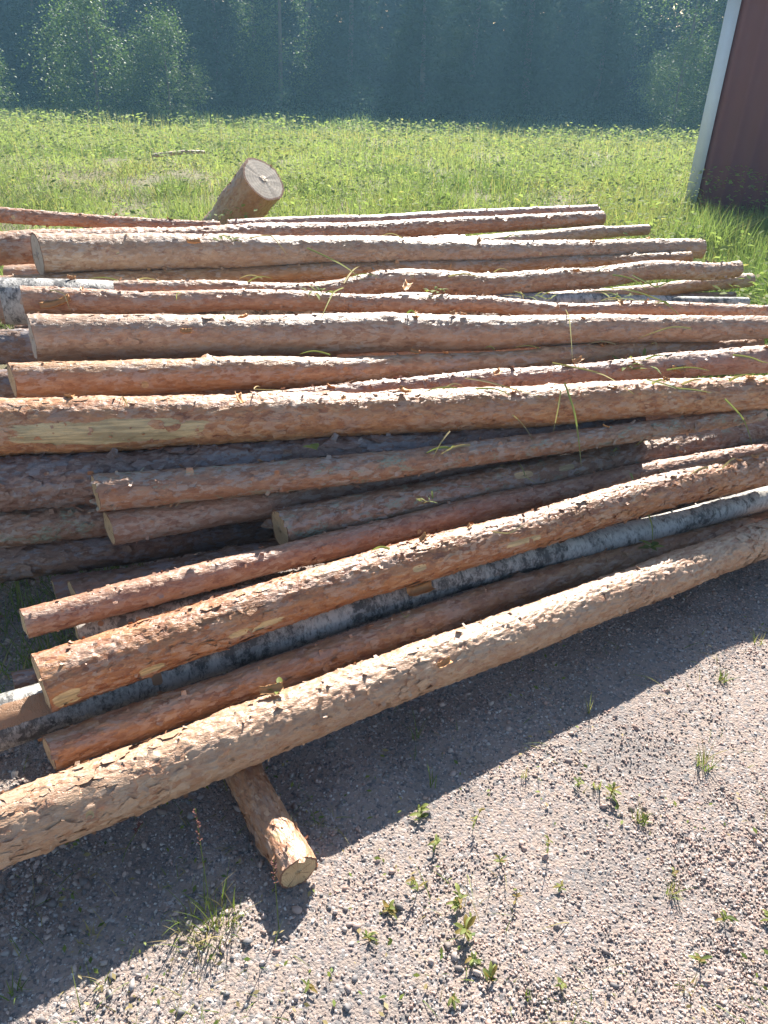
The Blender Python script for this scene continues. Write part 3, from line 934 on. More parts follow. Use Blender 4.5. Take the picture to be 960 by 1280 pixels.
    J.add(V.reshape(-1, 3), qf[:, ::-1], cell=cid.ravel(), bare=B.ravel())
    nq = len(qf)
    # curled bark flakes standing off the surface
    nfl = int(flakes * 2.6)
    if nfl:
        fu = g.random(nfl)
        fa_ = g.random(nfl) * 2 * np.pi
        iu = (fu * (nu - 1)).astype(int)
        ia = (fa_ / (2 * np.pi) * na).astype(int) % na
        base = V[iu, ia]
        nor = np.stack([np.zeros(nfl), np.cos(fa_), np.sin(fa_)], -1)
        tang = np.stack([np.zeros(nfl), -np.sin(fa_), np.cos(fa_)], -1)
        axl = np.tile(np.array([1.0, 0, 0]), (nfl, 1))
        psi = g.random(nfl) * 6.283
        d_ = axl * np.cos(psi)[:, None] + tang * np.sin(psi)[:, None]
        w_ = -axl * np.sin(psi)[:, None] + tang * np.cos(psi)[:, None]
        ln = (0.004 + 0.011 * g.random(nfl) ** 2.5) * rough
        wd = ln * (0.55 + 0.8 * g.random(nfl))
        lift = 0.12 + 0.6 * g.random(nfl) ** 1.7
        rows = []
        for t in (0.0, 0.5, 1.0):
            c = base + d_ * (ln * t)[:, None] + nor * (ln * lift * t ** 1.6 - 0.0008)[:, None]
            ww = wd * (1.0 - 0.35 * t) * 0.5
            rows += [c - w_ * ww[:, None], c + w_ * ww[:, None]]
        FV = np.stack(rows, 1)
        q = np.array([(0, 1, 3, 2), (2, 3, 5, 4)])
        FF = q[None] + (np.arange(nfl) * 6)[:, None, None]
        J.add(FV.reshape(-1, 3), FF.reshape(-1, 4), cell=np.repeat(0.35 + 0.65 * g.random(nfl), 6), bare=0.0)
    npl = int(flakes * 0.9)
    if npl:
        fu = g.random(npl * 4)
        fu = fu[vnoise(fu * L * 5 + o3, fu * 0, fu * 0, seed + 40) + 0.35 * vnoise(fu * L * 30, fu * 0, fu * 0, seed + 41) > 0.66][:npl]
        npl = len(fu)
        iu = (fu * (nu - 1)).astype(int)
        fa_ = g.random(npl) * 2 * np.pi
        ia = (fa_ / (2 * np.pi) * na).astype(int) % na
        fa_ = th[ia]
        base = V[iu, ia]
        nor = np.stack([np.zeros(npl), np.cos(fa_), np.sin(fa_)], -1)
        tang = np.stack([np.zeros(npl), -np.sin(fa_), np.cos(fa_)], -1)
        size = (0.006 + 0.012 * g.random(npl) ** 2) * min(1.2, rbar / 0.05) * rough
        ph = np.arange(9) / 9 * 2 * np.pi
        rr_ = size[:, None] * (0.45 + 0.75 * g.random((npl, 9)))
        pu = np.cos(ph)[None] * rr_ * 1.5
        pa = np.sin(ph)[None] * rr_ * 0.85
        psi = g.random(npl)[:, None] * 6.283
        lk = (0.05 + 0.28 * g.random(npl) ** 2)[:, None]
        hgt = 0.0012 + lk * np.maximum(0, np.cos(psi) * pu + np.sin(psi) * pa) - pa ** 2 / (2 * rbar)
        PV = base[:, None] + nor[:, None] * hgt[..., None] + tang[:, None] * pa[..., None]
        PV[..., 0] += pu
        PV = np.concatenate([PV, (base + nor * 0.0012)[:, None]], 1)
        PF = np.array([(i, (i + 1) % 9, 9) for i in range(9)])[None] + (np.arange(npl) * 10)[:, None, None]
        J.add(PV.reshape(-1, 3), PF.reshape(-1, 3), cell=np.repeat(0.3 + 0.9 * g.random(npl), 10), bare=0.0)
    me = J.mesh('bark', smooth=False)
    sm = np.zeros(len(me.polygons), dtype=bool)
    sm[:nq] = True
    me.polygons.foreach_set('use_smooth', sm)
    obj('bark', me, BARK[kind], root)
    for e, (row, sg) in enumerate(((0, -1), (nu - 1, 1))):
        rim = V[row]
        c = rim.mean(0)
        fr = np.array([1.0, 0.93, 0.75, 0.5, 0.25, 0.06])
        ring = c[None, None] + (rim - c)[None] * fr[:, None, None]
        rgh = (fbm(ring[..., 1] * 60, ring[..., 2] * 60, ring[..., 0] * 0 + e * 9, seed + 6) - 0.5) * 0.004
        ring[..., 0] += np.where(fr[:, None] < 0.99, rgh, 0) + sg * np.where(fr[:, None] < 0.99, 0.0005, 0)
        EV = np.concatenate([ring.reshape(-1, 3), c[None]])
        EV = EV - np.array([0, c[1], c[2]])[None]
        Fq = grid_faces(len(fr), na, True)
        k = (len(fr) - 1) * na
        i = np.arange(na)
        Ft = np.stack([k + i, k + (i + 1) % na, np.full(na, len(fr) * na)], -1)
        if sg > 0:
            Fq, Ft = Fq[:, ::-1], Ft[:, ::-1]
        em = build_mesh('cut_end', EV, [Fq[:, ::-1], Ft[:, ::-1]], True, {'rim': np.concatenate([np.repeat(fr, na), [0.0]])})
        eo = obj('cut_end', em, end_mat or END_PALE, root)
        eo.location = (0, c[1], c[2])
    return root

LOGSPEC = {
    'B1': ('pine_log', 'thin pale peeling log ending before the stump chunk, furthest back on the left', dict(kind='pale', rough=1.8, flakes=70, crook=0.012)),
    'B2': ('pine_log', 'thin pale log at the very back of the pile, running right from the stump chunk', dict(kind='pale', flakes=90)),
    'B2b': ('pine_log', 'slender pole lying behind the rearmost long log at the back right of the pile', dict(kind='pale', flakes=40)),
    'B3': ('pine_log', 'long log just behind the thick grey-ended back log, poking out past it on the left', dict(rough=1.4, kind='pale', flakes=160)),
    'B5': ('pine_log', 'thick log with a grey sawn left end, largest in the back rows of the pile', dict(slant=(0.32, 0.0), kind='pale', end_mat='g', flakes=240, knots=5)),
    'B5b': ('pine_log', "log end showing just above the thick back log's right half, below longer rear logs", dict(kind='pale', flakes=60)),
    'B5c': ('pine_log', 'thin pole tip sticking out alone to the right behind the thick back log', dict(kind='pale', flakes=30)),
    'B10': ('pine_log', 'thin whitish log in the gap right below the thick back log', dict(kind='pale', flakes=160, rough=1.5)),
    'B6': ('birch_log', 'fat white birch log at the left edge, thinning to a pale tip on the right', dict(slant=(0.25, 0.0), kind='birch', flakes=40, end_mat='g')),
    'B8': ('pine_log', 'crooked swollen log ending among the grass tips on the right, below the thick back log', dict(kind='pale', flakes=240, knots=8, crook=0.03, rough=1.4)),
    'B9': ('pine_log', 'grey pole jutting farthest right into the grass under the crooked swollen log', dict(kind='pale', flakes=50)),
    'B9b': ('pine_log', 'short dark log tip tucked under the pole that juts farthest right', dict(kind='dark', flakes=30)),
    'B7': ('pine_log', 'thin rough log strewn with bark litter lying along the back of the thick brown log', dict(slant=(0.28, 0.0), kind='pale', flakes=260, knots=5, crook=0.012, rough=1.5)),
    'B11': ('pine_log', 'thick reddish brown log with an orange bark curl above its sawn left end', dict(slant=(0.31, 0.0), kind='pale', flakes=240, knots=5, end_mat='g')),
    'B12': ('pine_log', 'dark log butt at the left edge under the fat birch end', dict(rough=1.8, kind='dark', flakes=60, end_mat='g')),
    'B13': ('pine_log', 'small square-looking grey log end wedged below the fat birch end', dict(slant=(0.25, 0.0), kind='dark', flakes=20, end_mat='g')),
    'B14': ('pine_log', 'brown shaded log with a sawn left end lying behind the long bright torn-bark log', dict(slant=(0.30, 0.0), kind='pale', flakes=200, knots=7)),
    'B16': ('pine_log', 'stub of a log at the left edge behind the bright torn-bark log', dict(kind='dark', flakes=40, end_mat='g')),
    'B15': ('pine_log', 'log with ragged loose bark at its right end, just behind the bright torn-bark log', dict(kind='pale', flakes=260, rough=1.5)),
    'B17': ('pine_log', 'long bright orange log spanning the pile with a bare yellow torn patch at its left', dict(kind='orange', flakes=480, dx=0.0055, na=96, knots=4, bare=((0.05, 0.265, 140, 205), (0.20, 0.25, 150, 190)))),
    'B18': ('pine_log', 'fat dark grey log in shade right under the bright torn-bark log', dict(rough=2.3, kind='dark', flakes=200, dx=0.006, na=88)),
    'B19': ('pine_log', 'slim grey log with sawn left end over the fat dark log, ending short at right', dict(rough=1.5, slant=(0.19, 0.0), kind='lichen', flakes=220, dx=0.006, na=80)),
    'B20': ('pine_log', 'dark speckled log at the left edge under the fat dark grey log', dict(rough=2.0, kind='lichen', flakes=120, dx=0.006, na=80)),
    'B21': ('pine_log', 'shaded brown log with a pale sawn end directly below the slim grey log', dict(slant=(0.22, 0.0), kind='pale', flakes=120, dx=0.006, na=80)),
    'B22': ('pine_log', 'green lichen speckled log with knot scars and a round tan sawn end mid pile', dict(rough=1.4, slant=(0.12, 0.0), kind='lichen', flakes=220, dx=0.0055, na=88, knots=4, bare=((0.36, 0.40, 120, 150), (0.44, 0.475, 125, 150)))),
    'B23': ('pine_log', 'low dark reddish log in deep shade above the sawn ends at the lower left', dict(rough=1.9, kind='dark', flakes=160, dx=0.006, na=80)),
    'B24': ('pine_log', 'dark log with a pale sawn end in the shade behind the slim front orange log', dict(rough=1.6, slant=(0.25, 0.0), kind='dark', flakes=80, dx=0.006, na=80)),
    'B24b': ('pine_log', 'half hidden log showing only a sliver of pale end at the dark lower left gap', dict(slant=(0.25, 0.0), kind='dark', flakes=30)),
    'B25': ('pine_log', 'slim orange log behind and above the big orange log with peeled patches', dict(slant=(0.16, 0.0), kind='orange', flakes=420, dx=0.005, na=84)),
    'B32': ('birch_log', 'small white birch piece peeking out under the slim orange log', dict(slant=(0.19, 0.0), kind='birch', flakes=10, dx=0.006, na=64)),
    'B26': ('pine_log', 'big orange log with yellow peeled patches and a sawn left end, resting over the birch', dict(slant=(0.15, 0.0), kind='orange', flakes=620, dx=0.0042, na=120, knots=3, bare=((0.0, 0.03, 165, 215), (0.075, 0.105, 180, 205), (0.155, 0.225, 170, 192), (0.36, 0.38, 150, 172), (0.47, 0.53, 155, 178)))),
    'B27': ('birch_log', 'white birch log with black blotches between the big orange log and the front logs', dict(kind='birch', flakes=80, dx=0.005, na=96, bare=((0.0, 0.17, 95, 160), (0.175, 0.185, 130, 180)))),
    'B28': ('pine_log', 'shaded orange log with a sawn left end wedged behind the frontmost log', dict(rough=1.3, slant=(0.19, 0.0), kind='orange', flakes=260, dx=0.005, na=90)),
    'B29': ('pine_log', 'frontmost long tan log with peeling papery bark, lying over a short cross log', dict(kind='tan', flakes=560, dx=0.0042, na=120, knots=4, rough=1.15)),
    'B31': ('pine_log', 'short brown log butt poking out left beneath the big orange log', dict(slant=(0.19, 0.0), kind='dark', flakes=30, dx=0.005, na=64)),
    'B30': ('pine_log', 'short cross log on the gravel with a pale ringed sawn end facing out', dict(kind='orange', flakes=130, dx=0.004, na=110, knots=2, bare=((0.10, 0.17, 60, 110), (0.02, 0.07, 70, 120)))),
}
for i, (k, v) in enumerate(LOGS.items()):
    nm, lab, kw = LOGSPEC[k]
    kw = dict(kw)
    if kw.get('end_mat') == 'g':
        kw['end_mat'] = END_GREY
    grp = 'cross logs under the pile' if k in ('B30', 'B31') else 'logs stacked in the pile'
    log_thing(nm, lab, *v, seed=11 + i * 3, group=grp, **kw)
for i, q in enumerate(BURIED):
    a, b = np.array(q[:3]), np.array(q[3:6])
    log_thing('pine_log', 'log buried deep inside the pile, bark mostly covered by the logs above', a, (a + b) / 2, b, q[6], q[6] * 0.93, q[6] * 0.85, kind='pale', seed=301 + i, dx=0.02, na=40, flakes=0, knots=1, end_mat=END_GREY, group='logs buried inside the pile')

# the sawn stump chunk leaning behind the pile
sc_base = np.array((-1.49, 6.12, -0.02))
sc_top = np.array((-0.885, 5.69, 0.66))
log_thing('stump_chunk', 'thick short sawn tree butt leaning in the grass behind the pile', sc_base, (sc_base + sc_top) / 2, sc_top, 0.185, 0.155, 0.160, kind='tan', seed=77, dx=0.012, na=72, flakes=90, knots=3, end_mat=wood_end_material('stump_cut_wood', (0.62, 0.54, 0.44), (0.33, 0.26, 0.20), 45.0, 0.2), group=None, rough=1.6)

# ------------------------------------------------------------------ small plants on the gravel
TUFT = leaf_material('gravel_grass', (0.10, 0.16, 0.035), (0.26, 0.30, 0.07), 0.4, 0.4, dry=(0.42, 0.33, 0.17))
REDDISH = plain('reddish_seed_head', (0.20, 0.085, 0.07), 0.8, 0.3, 60)

def tuft_mesh(n, h, spread, dry, seed, lean=0.7):
    global rng
    keep = rng
    rng = np.random.default_rng(seed)
    a = rng.random(n) * 6.283
    d = spread * 0.25 * rng.random(n) ** 0.7
    base = np.stack([np.cos(a) * d, np.sin(a) * d, np.full(n, -0.004)], -1)
    az = a + (rng.random(n) - 0.5) * 4.5
    hh = h * (0.3 + 0.7 * rng.random(n) ** 1.3)
    V, F, t, dr = blades(base, hh, 0.0016 + 0.0018 * rng.random(n), az, lean * (0.3 + 0.9 * rng.random(n)), rng.random(n), (rng.random(n) < dry) * (0.5 + 0.5 * rng.random(n)), 1.0, 5)
    rng = keep
    return build_mesh('grass_tuft', V, [F], False, {'tone': t, 'dry': dr})

def leaf_blade(J, base, az, el, ln, wd, tone, dry=0.0, droop=0.5, seg=6):
    t = np.linspace(0, 1, seg + 1)
    r = ln * t * math.cos(el)
    z = ln * t * math.sin(el) - droop * ln * t * t * 0.6
    w = wd * 0.5 * np.sin(np.pi * np.clip(t, 0.03, 0.985)) ** 0.75
    c = np.stack([base[0] + math.cos(az) * r, base[1] + math.sin(az) * r, base[2] + z], -1)
    sd = np.array([-math.sin(az), math.cos(az), 0.0])
    Lv = c + sd * w[:, None] + np.array([0, 0, 1]) * (w * 0.35)[:, None]
    Rv = c - sd * w[:, None] + np.array([0, 0, 1]) * (w * 0.35)[:, None]
    V = np.stack([Lv, c, Rv], 1).reshape(-1, 3)
    J.add(V, grid_faces(seg + 1, 3), tone=tone, dry=dry)

def stem(J, p, r=0.0012, tone=0.4, dry=0.0):
    p = np.asarray(p, dtype=float)
    n = len(p)
    a = np.arange(5) / 5 * 6.283
    V = p[:, None] + np.stack([np.cos(a), np.sin(a), a * 0], -1)[None] * r
    J.add(V.reshape(-1, 3), grid_faces(n, 5, True), tone=tone, dry=dry)

def weed_mesh(seed, n, h, leaf, dry=0.15):
    g = np.random.default_rng(seed)
    J = Join()
    lean = (g.random(2) - 0.5) * 0.8 * h
    pts = [np.array([lean[0] * t * t, lean[1] * t * t, h * t - 0.003]) for t in np.linspace(0, 1, 5)]
    stem(J, pts, 0.0011, 0.3, 0.5 * (g.random() < 0.5))
    for i in range(n):
        t = g.random()
        b = np.array([lean[0] * t * t, lean[1] * t * t, h * t])
        leaf_blade(J, b, g.random() * 6.283, 0.2 + 0.7 * g.random(), leaf * (0.5 + 0.7 * g.random()), leaf * (0.18 + 0.16 * g.random()), g.random(), (0.6 + 0.4 * g.random()) if g.random() < dry else 0.0, 0.3 + 0.5 * g.random())
    return J.mesh('weed', True)

TUFTS = [
    (-0.335, 0.915, 125, 0.09, 0.26, 0.35, 'large bright grass tuft on the gravel below the short cross log'),
    (0.578, 1.556, 7, 0.11, 0.02, 0.1, 'narrow yellow-green grass sprout standing at the shadow edge'),
    (0.842, 1.388, 34, 0.08, 0.10, 0.25, 'wide sparse grass tuft in the sun right of the sprout at the shadow edge'),
    (0.998, 1.699, 26, 0.05, 0.05, 0.15, 'small dense grass tuft near the shadow edge at the far right'),
    (1.06, 1.415, 20, 0.05, 0.08, 0.3, 'small grass tuft cut by the right edge of the view'),
    (0.632, 1.213, 34, 0.045, 0.06, 0.45, 'low yellowish grass tuft on pink gravel, right of the creeping weeds'),
    (1.16, 1.862, 16, 0.05, 0.07, 0.6, 'dry straw-coloured tuft on the right just below the pile shadow'),
    (0.37, 1.32, 14, 0.05, 0.04, 0.7, 'brownish dry tuft just outside the shadow edge mid gravel'),
    (0.546, 1.302, 12, 0.055, 0.04, 0.4, 'thin upright tuft between the brownish dry tuft and the low yellowish one'),
    (0.139, 1.287, 6, 0.10, 0.04, 0.2, 'few dark grass blades in the shade under the front log'),
    (0.103, 1.438, 7, 0.13, 0.05, 0.1, 'long dark grass blades lying in shade right beneath the front log'),
    (-0.674, 0.775, 12, 0.06, 0.06, 0.3, 'scrappy grass tuft in the lower left corner of the gravel'),
    (-0.514, 0.802, 14, 0.05, 0.07, 0.6, 'straw-coloured tuft by the pale stones at lower left'),
    (-0.573, 0.885, 18, 0.06, 0.08, 0.9, 'bleached dry grass wisp in the shade at left'),
    (-0.127, 1.175, 12, 0.05, 0.05, 0.1, 'green shoots in the shade right of the cross log end'),
    (0.655, 1.031, 22, 0.05, 0.07, 0.5, 'sparse yellow tuft on the gravel at right centre'),
    (0.625, 0.83, 18, 0.035, 0.06, 0.5, 'flat yellowish tuft low on the gravel at the right'),
    (0.308, 0.797, 10, 0.035, 0.04, 0.3, 'small thin tuft near the bottom edge of the gravel'),
    (-0.20, 1.11, 9, 0.12, 0.03, 0.3, 'slender blades leaning over the end of the cross log'),
]
for i, (x, y, n, h, sp, dr, lab) in enumerate(TUFTS):
    o = obj('grass_tuft', tuft_mesh(n, h, sp, dr, 900 + i, 0.35 if sp < 0.05 else 0.8), TUFT)
    o.location = (x, y, 0.0)
    tag(o, lab, 'grass tuft', 'grass tufts on the gravel')
WEEDS = [
    (0.40, 1.13, 7, 0.09, 0.022, 'thin tall weed stem alone in the middle of the sunlit gravel'),
    (0.23, 1.17, 8, 0.08, 0.026, 'tall browning weed between the half shaded weed and the straggly brown one'),
    (0.10, 1.02, 9, 0.06, 0.028, 'leaning weed up the gravel from the yellow-tipped weed'),
    (0.31, 1.00, 6, 0.05, 0.024, 'small yellowing weed right of the top of the green chain'),
    (0.188, 0.985, 12, 0.035, 0.034, 'topmost leafy weed of the green chain running down the gravel'),
    (0.195, 0.925, 18, 0.045, 0.040, 'fullest broad-leaved weed in the green chain on the gravel'),
    (0.21, 0.865, 15, 0.035, 0.036, 'leafy weed below the fullest one in the green chain'),
    (0.235, 0.825, 10, 0.03, 0.034, 'small weed at the lower end of the green chain'),
    (0.16, 0.785, 10, 0.025, 0.032, 'weed rosette near the bottom edge under the green chain'),
    (0.035, 0.965, 13, 0.03, 0.036, 'yellow-tipped weed left of the green chain'),
    (-0.002, 0.905, 8, 0.035, 0.030, 'browning weed with two leaves left of the green chain'),
    (0.411, 1.032, 7, 0.02, 0.028, 'tiny weed seedling alone right of the green chain'),
    (0.748, 0.971, 8, 0.03, 0.030, 'weed seedling with paired leaves at the right of the gravel'),
    (0.845, 0.974, 8, 0.025, 0.026, 'weed seedling nearest the right edge of the gravel'),
    (0.667, 1.075, 6, 0.03, 0.020, 'wispy yellowing weed up the gravel from the paired-leaf seedling'),
    (0.285, 1.086, 8, 0.04, 0.026, 'straggly brown weed up the gravel from the green chain'),
    (0.374, 0.821, 6, 0.02, 0.022, 'faint small weed low on the gravel right of the green chain'),
    (0.575, 1.275, 14, 0.035, 0.024, 'creeping green weed patch in the sun below the shadow edge'),
    (0.50, 1.305, 8, 0.03, 0.022, 'small creeping weed beside the green creeping patch'),
    (-0.119, 0.806, 7, 0.025, 0.026, 'small reddish weed near the bottom left of the gravel'),
    (0.666, 0.88, 7, 0.03, 0.022, 'brown twiggy weed low at the right of the gravel'),
    (0.142, 1.125, 12, 0.05, 0.034, 'tall weed half in the shade above the green chain'),
    (0.11, 1.20, 8, 0.03, 0.034, 'dark green weed in the shade beside the sunlit gravel'),
]
for i, (x, y, n, h, lf, lab) in enumerate(WEEDS):
    o = obj('weed', weed_mesh(700 + i, n, h, lf, 0.45 if 'brown' in lab or 'yellow' in lab or 'reddish' in lab else 0.12), WEEDLEAF)
    o.location = (x, y, 0.0)
    o.scale = [0.62 + 0.5 * random.random()] * 3
    tag(o, lab, 'weed', 'weeds on the gravel')

def seed_stalk(x, y, h, lean, label, seed):
    g = np.random.default_rng(seed)
    J = Join()
    t = np.linspace(0, 1, 8)
    pts = np.stack([lean[0] * t ** 1.6, lean[1] * t ** 1.6, h * t - 0.003], -1)
    stem(J, pts, 0.0009)
    root = obj('grass_stalk', J.mesh('grass_stalk', True), TUFT)
    root.location = (x, y, 0)
    tag(root, label, 'grass stalk')
    K = Join()
    for i in range(26):
        u = 0.72 + 0.28 * g.random()
        b = np.array([lean[0] * u ** 1.6, lean[1] * u ** 1.6, h * u])
        leaf_blade(K, b, g.random() * 6.283, 0.9, 0.012, 0.003, 0.5, 0, 0.2, 3)
    obj('seed_head', K.mesh('seed_head'), REDDISH, root)
seed_stalk(-0.33, 0.93, 0.25, (-0.03, 0.09), 'tall stalk with a brown seed head rising from the large bright tuft', 1)
seed_stalk(-0.555, 1.06, 0.10, (0.05, 0.03), 'short stalk with a reddish seed head in the shade under the front log', 2)
seed_stalk(-0.19, 0.92, 0.16, (-0.01, 0.05), 'thin reddish stalk standing against the cross log end', 3)

def make_sparse():
    J = Join()
    n = 2600
    y = 0.6 + 1.9 * rng.random(n) ** 1.3
    x = (rng.random(n) * 2 - 1) * (0.6 * y + 0.35) + 0.15
    cl = fbm(x * 5, y * 5, x * 0, 63)
    kp = cl > 0.47 + 0.16 * rng.random(n)
    x, y = x[kp], y[kp]
    n = len(x)
    V, F, t, d = blades(np.stack([x, y, np.full(n, -0.003)], -1), 0.012 + 0.045 * rng.random(n) ** 2, 0.0012 + 0.0014 * rng.random(n), rng.random(n) * 6.283, 0.3 + 1.6 * rng.random(n), rng.random(n), (rng.random(n) < 0.5) * (0.5 + 0.5 * rng.random(n)), 0.9, 4)
    J.add(V, F, tone=t, dry=d)
    n = 1100
    y = 0.6 + 1.6 * rng.random(n) ** 1.3
    x = (rng.random(n) * 2 - 1) * (0.55 * y + 0.35) + 0.2
    cl = fbm(x * 4, y * 4, x * 0, 163)
    kp = cl > 0.5 + 0.12 * rng.random(n)
    x, y = x[kp], y[kp]
    n = len(x)
    V, F, t, d = leaves(np.stack([x, y, 0.006 + 0.012 * rng.random(n)], -1), 0.007 + 0.012 * rng.random(n), rng.random(n), (rng.random(n) < 0.4) * 0.9, 0.4, 0.5)
    J.add(V, F, tone=t, dry=d)
    o = obj('sparse_ground_weeds', J.mesh('sparse_ground_weeds'), TUFT)
    tag(o, kind='stuff')
    o['label'] = 'tiny sparse sprouts and dry bits scattered over the gravel'
make_sparse()

# ------------------------------------------------------------------ straws, leaves and bark curls lying on the logs
STRAW = leaf_material('loose_straw', (0.13, 0.20, 0.05), (0.36, 0.38, 0.14), 0.35, 0.4, dry=(0.45, 0.35, 0.20))

def strip_mesh(name, pts, w, tone, dry, lift=0.006, sag=0.0):
    pts = np.array(pts, dtype=float)
    d = np.r_[0, np.cumsum(np.linalg.norm(np.diff(pts, axis=0), axis=1))]
    n = 26
    q = np.linspace(0, d[-1], n)
    # smooth interpolation
    P = np.stack([np.interp(q, d, pts[:, k]) for k in range(3)], -1)
    for _ in range(3):
        P[1:-1] = 0.25 * P[:-2] + 0.5 * P[1:-1] + 0.25 * P[2:]
    tt = np.linspace(0, 1, n)
    P[:, 2] += lift + 0.016 * np.sin(np.pi * tt)
    P[:, 1] -= lift * 0.8 + 0.010 * np.sin(np.pi * tt)
    T = np.gradient(P, axis=0)
    T /= np.linalg.norm(T, axis=1)[:, None]
    view = np.array([0.15, -0.8, 0.6])
    S = np.cross(T, view)
    S /= np.linalg.norm(S, axis=1)[:, None] + 1e-9
    ww = w * 0.5 * np.clip(1.0 - tt ** 3, 0.08, 1)
    N = np.cross(S, T)
    Lv, Rv = P + S * ww[:, None], P - S * ww[:, None]
    V = np.stack([Lv, P - N * (w * 0.18), Rv], 1).reshape(-1, 3)
    return build_mesh(name, V, [grid_faces(n, 3)], True, {'tone': np.full(len(V), tone), 'dry': np.full(len(V), dry)})

STRAWS = [
    ([(0.96, 3.55, 0.60), (1.03, 3.42, 0.62), (1.16, 3.32, 0.60), (1.22, 3.2, 0.57)], 0.007, 0.9, 0.0, 'arched green blade from the crooked swollen log toward the thick brown log'),
    ([(0.70, 3.12, 0.63), (0.66, 2.86, 0.66), (0.64, 2.62, 0.60)], 0.005, 0.7, 0.3, 'thin stalk lying across the right half of the thick brown log'),
    ([(0.25, 2.42, 0.61), (0.36, 2.28, 0.63), (0.47, 2.26, 0.62)], 0.005, 0.8, 0.9, 'dry hay stalk lying along the top of the bright torn-bark log at centre'),
    ([(0.86, 2.48, 0.60), (0.93, 2.38, 0.60), (1.06, 2.42, 0.585)], 0.006, 0.9, 0.2, 'pale green blade lying on top of the bright torn-bark log at right'),
    ([(-0.62, 3.52, 0.775), (-0.52, 3.50, 0.78), (-0.45, 3.44, 0.73)], 0.005, 0.6, 0.9, 'dry stalk beside the dark greenery on the thick back log'),
    ([(-1.28, 2.93, 0.70), (-1.20, 2.88, 0.69), (-1.16, 2.80, 0.66)], 0.004, 0.5, 1.0, 'brown twig beside the orange bark curl'),
    ([(0.30, 1.93, 0.335), (0.36, 1.90, 0.34), (0.44, 1.99, 0.335)], 0.004, 0.6, 1.0, 'dry straw lying on the middle of the big orange log'),
    ([(0.817, 2.317, 0.334), (0.818, 2.166, 0.307), (0.889, 2.213, 0.187), (0.879, 2.124, 0.145)], 0.008, 0.9, 0.1, 'long pale green grass blade drooping over the big orange log onto the birch'),
    ([(0.577, 2.424, 0.602), (0.607, 2.362, 0.517), (0.642, 2.283, 0.368)], 0.006, 0.7, 0.0, 'green grass blade hanging from the bright torn-bark log to the lichened log'),
    ([(0.40, 2.311, 0.534), (0.457, 2.372, 0.449), (0.479, 2.281, 0.448)], 0.004, 0.5, 0.9, 'brown bent straw hanging under the bright torn-bark log'),
    ([(1.141, 2.487, 0.536), (1.222, 2.50, 0.45), (1.321, 2.554, 0.319)], 0.006, 0.6, 0.1, 'green blade hanging across the short right end of the slim grey log'),
    ([(0.603, 2.77, 0.537), (0.759, 2.70, 0.52), (0.81, 2.421, 0.572)], 0.006, 0.9, 0.35, 'long pale stalk lying behind the bright torn-bark log'),
    ([(-0.39, 3.69, 0.70), (-0.261, 3.60, 0.66), (-0.113, 3.286, 0.673)], 0.007, 0.8, 0.1, 'green stem slanting down across the front of the thick back log'),
    ([(-0.195, 3.256, 0.669), (-0.142, 3.60, 0.65)], 0.006, 0.8, 0.7, 'short dry stalk crossing the gap below the thick back log'),
    ([(0.558, 2.38, 0.592), (0.541, 2.324, 0.461)], 0.004, 0.3, 0.6, 'short thin straw hanging off the bright torn-bark log at mid length'),
    ([(0.435, 2.30, 0.37), (0.443, 2.191, 0.368), (0.487, 2.186, 0.352)], 0.004, 0.6, 0.4, 'fine bent straw on the lichened log near its knot scars'),
    ([(-0.427, 2.45, 0.545), (-0.405, 2.217, 0.624), (-0.30, 2.25, 0.62)], 0.004, 0.6, 1.0, 'dry curl of hay on top of the bright torn-bark log'),
    ([(1.115, 3.698, 0.622), (1.2, 3.60, 0.58), (1.332, 3.75, 0.59)], 0.007, 0.8, 0.0, 'bright green bent blade against the crooked swollen log at the right'),
    ([(0.2, 2.25, 0.50), (0.144, 2.162, 0.445)], 0.004, 0.4, 0.8, 'tiny straw lying on the slim grey log'),
    ([(1.335, 2.946, 0.525), (1.437, 2.92, 0.50), (1.478, 2.94, 0.50)], 0.007, 0.9, 0.1, 'pale green blade on the ragged-bark log at the far right'),
    ([(-0.194, 3.22, 0.66), (-0.22, 3.0, 0.69), (-0.25, 2.748, 0.675)], 0.005, 0.6, 0.2, 'thin green blade reaching over the litter-strewn log to the thick brown log'),
    ([(1.011, 3.657, 0.63), (1.10, 3.60, 0.61), (1.16, 3.58, 0.585)], 0.007, 0.7, 0.0, 'green blade lying along the crooked swollen log'),
    ([(1.05, 2.83, 0.50), (1.226, 2.86, 0.49)], 0.006, 0.5, 0.1, 'flat green blade on the ragged-bark log left of its loose bark'),
    ([(0.11, 1.78, 0.15), (0.065, 1.703, 0.183), (0.049, 1.733, 0.201)], 0.004, 0.5, 0.5, 'short straw stuck between the birch and the shaded front orange log'),
    ([(1.18, 3.02, 0.60), (1.05, 2.90, 0.63), (0.92, 2.83, 0.62)], 0.005, 0.9, 0.4, 'yellowish blade lying over the right half of the thick brown log'),
]
for i, (pts, w, tone, dry, lab) in enumerate(STRAWS):
    o = obj('loose_straw', strip_mesh('loose_straw', pts, w * 1.15, tone, dry), STRAW)
    tag(o, lab, 'grass blade', 'loose grass on the logs')

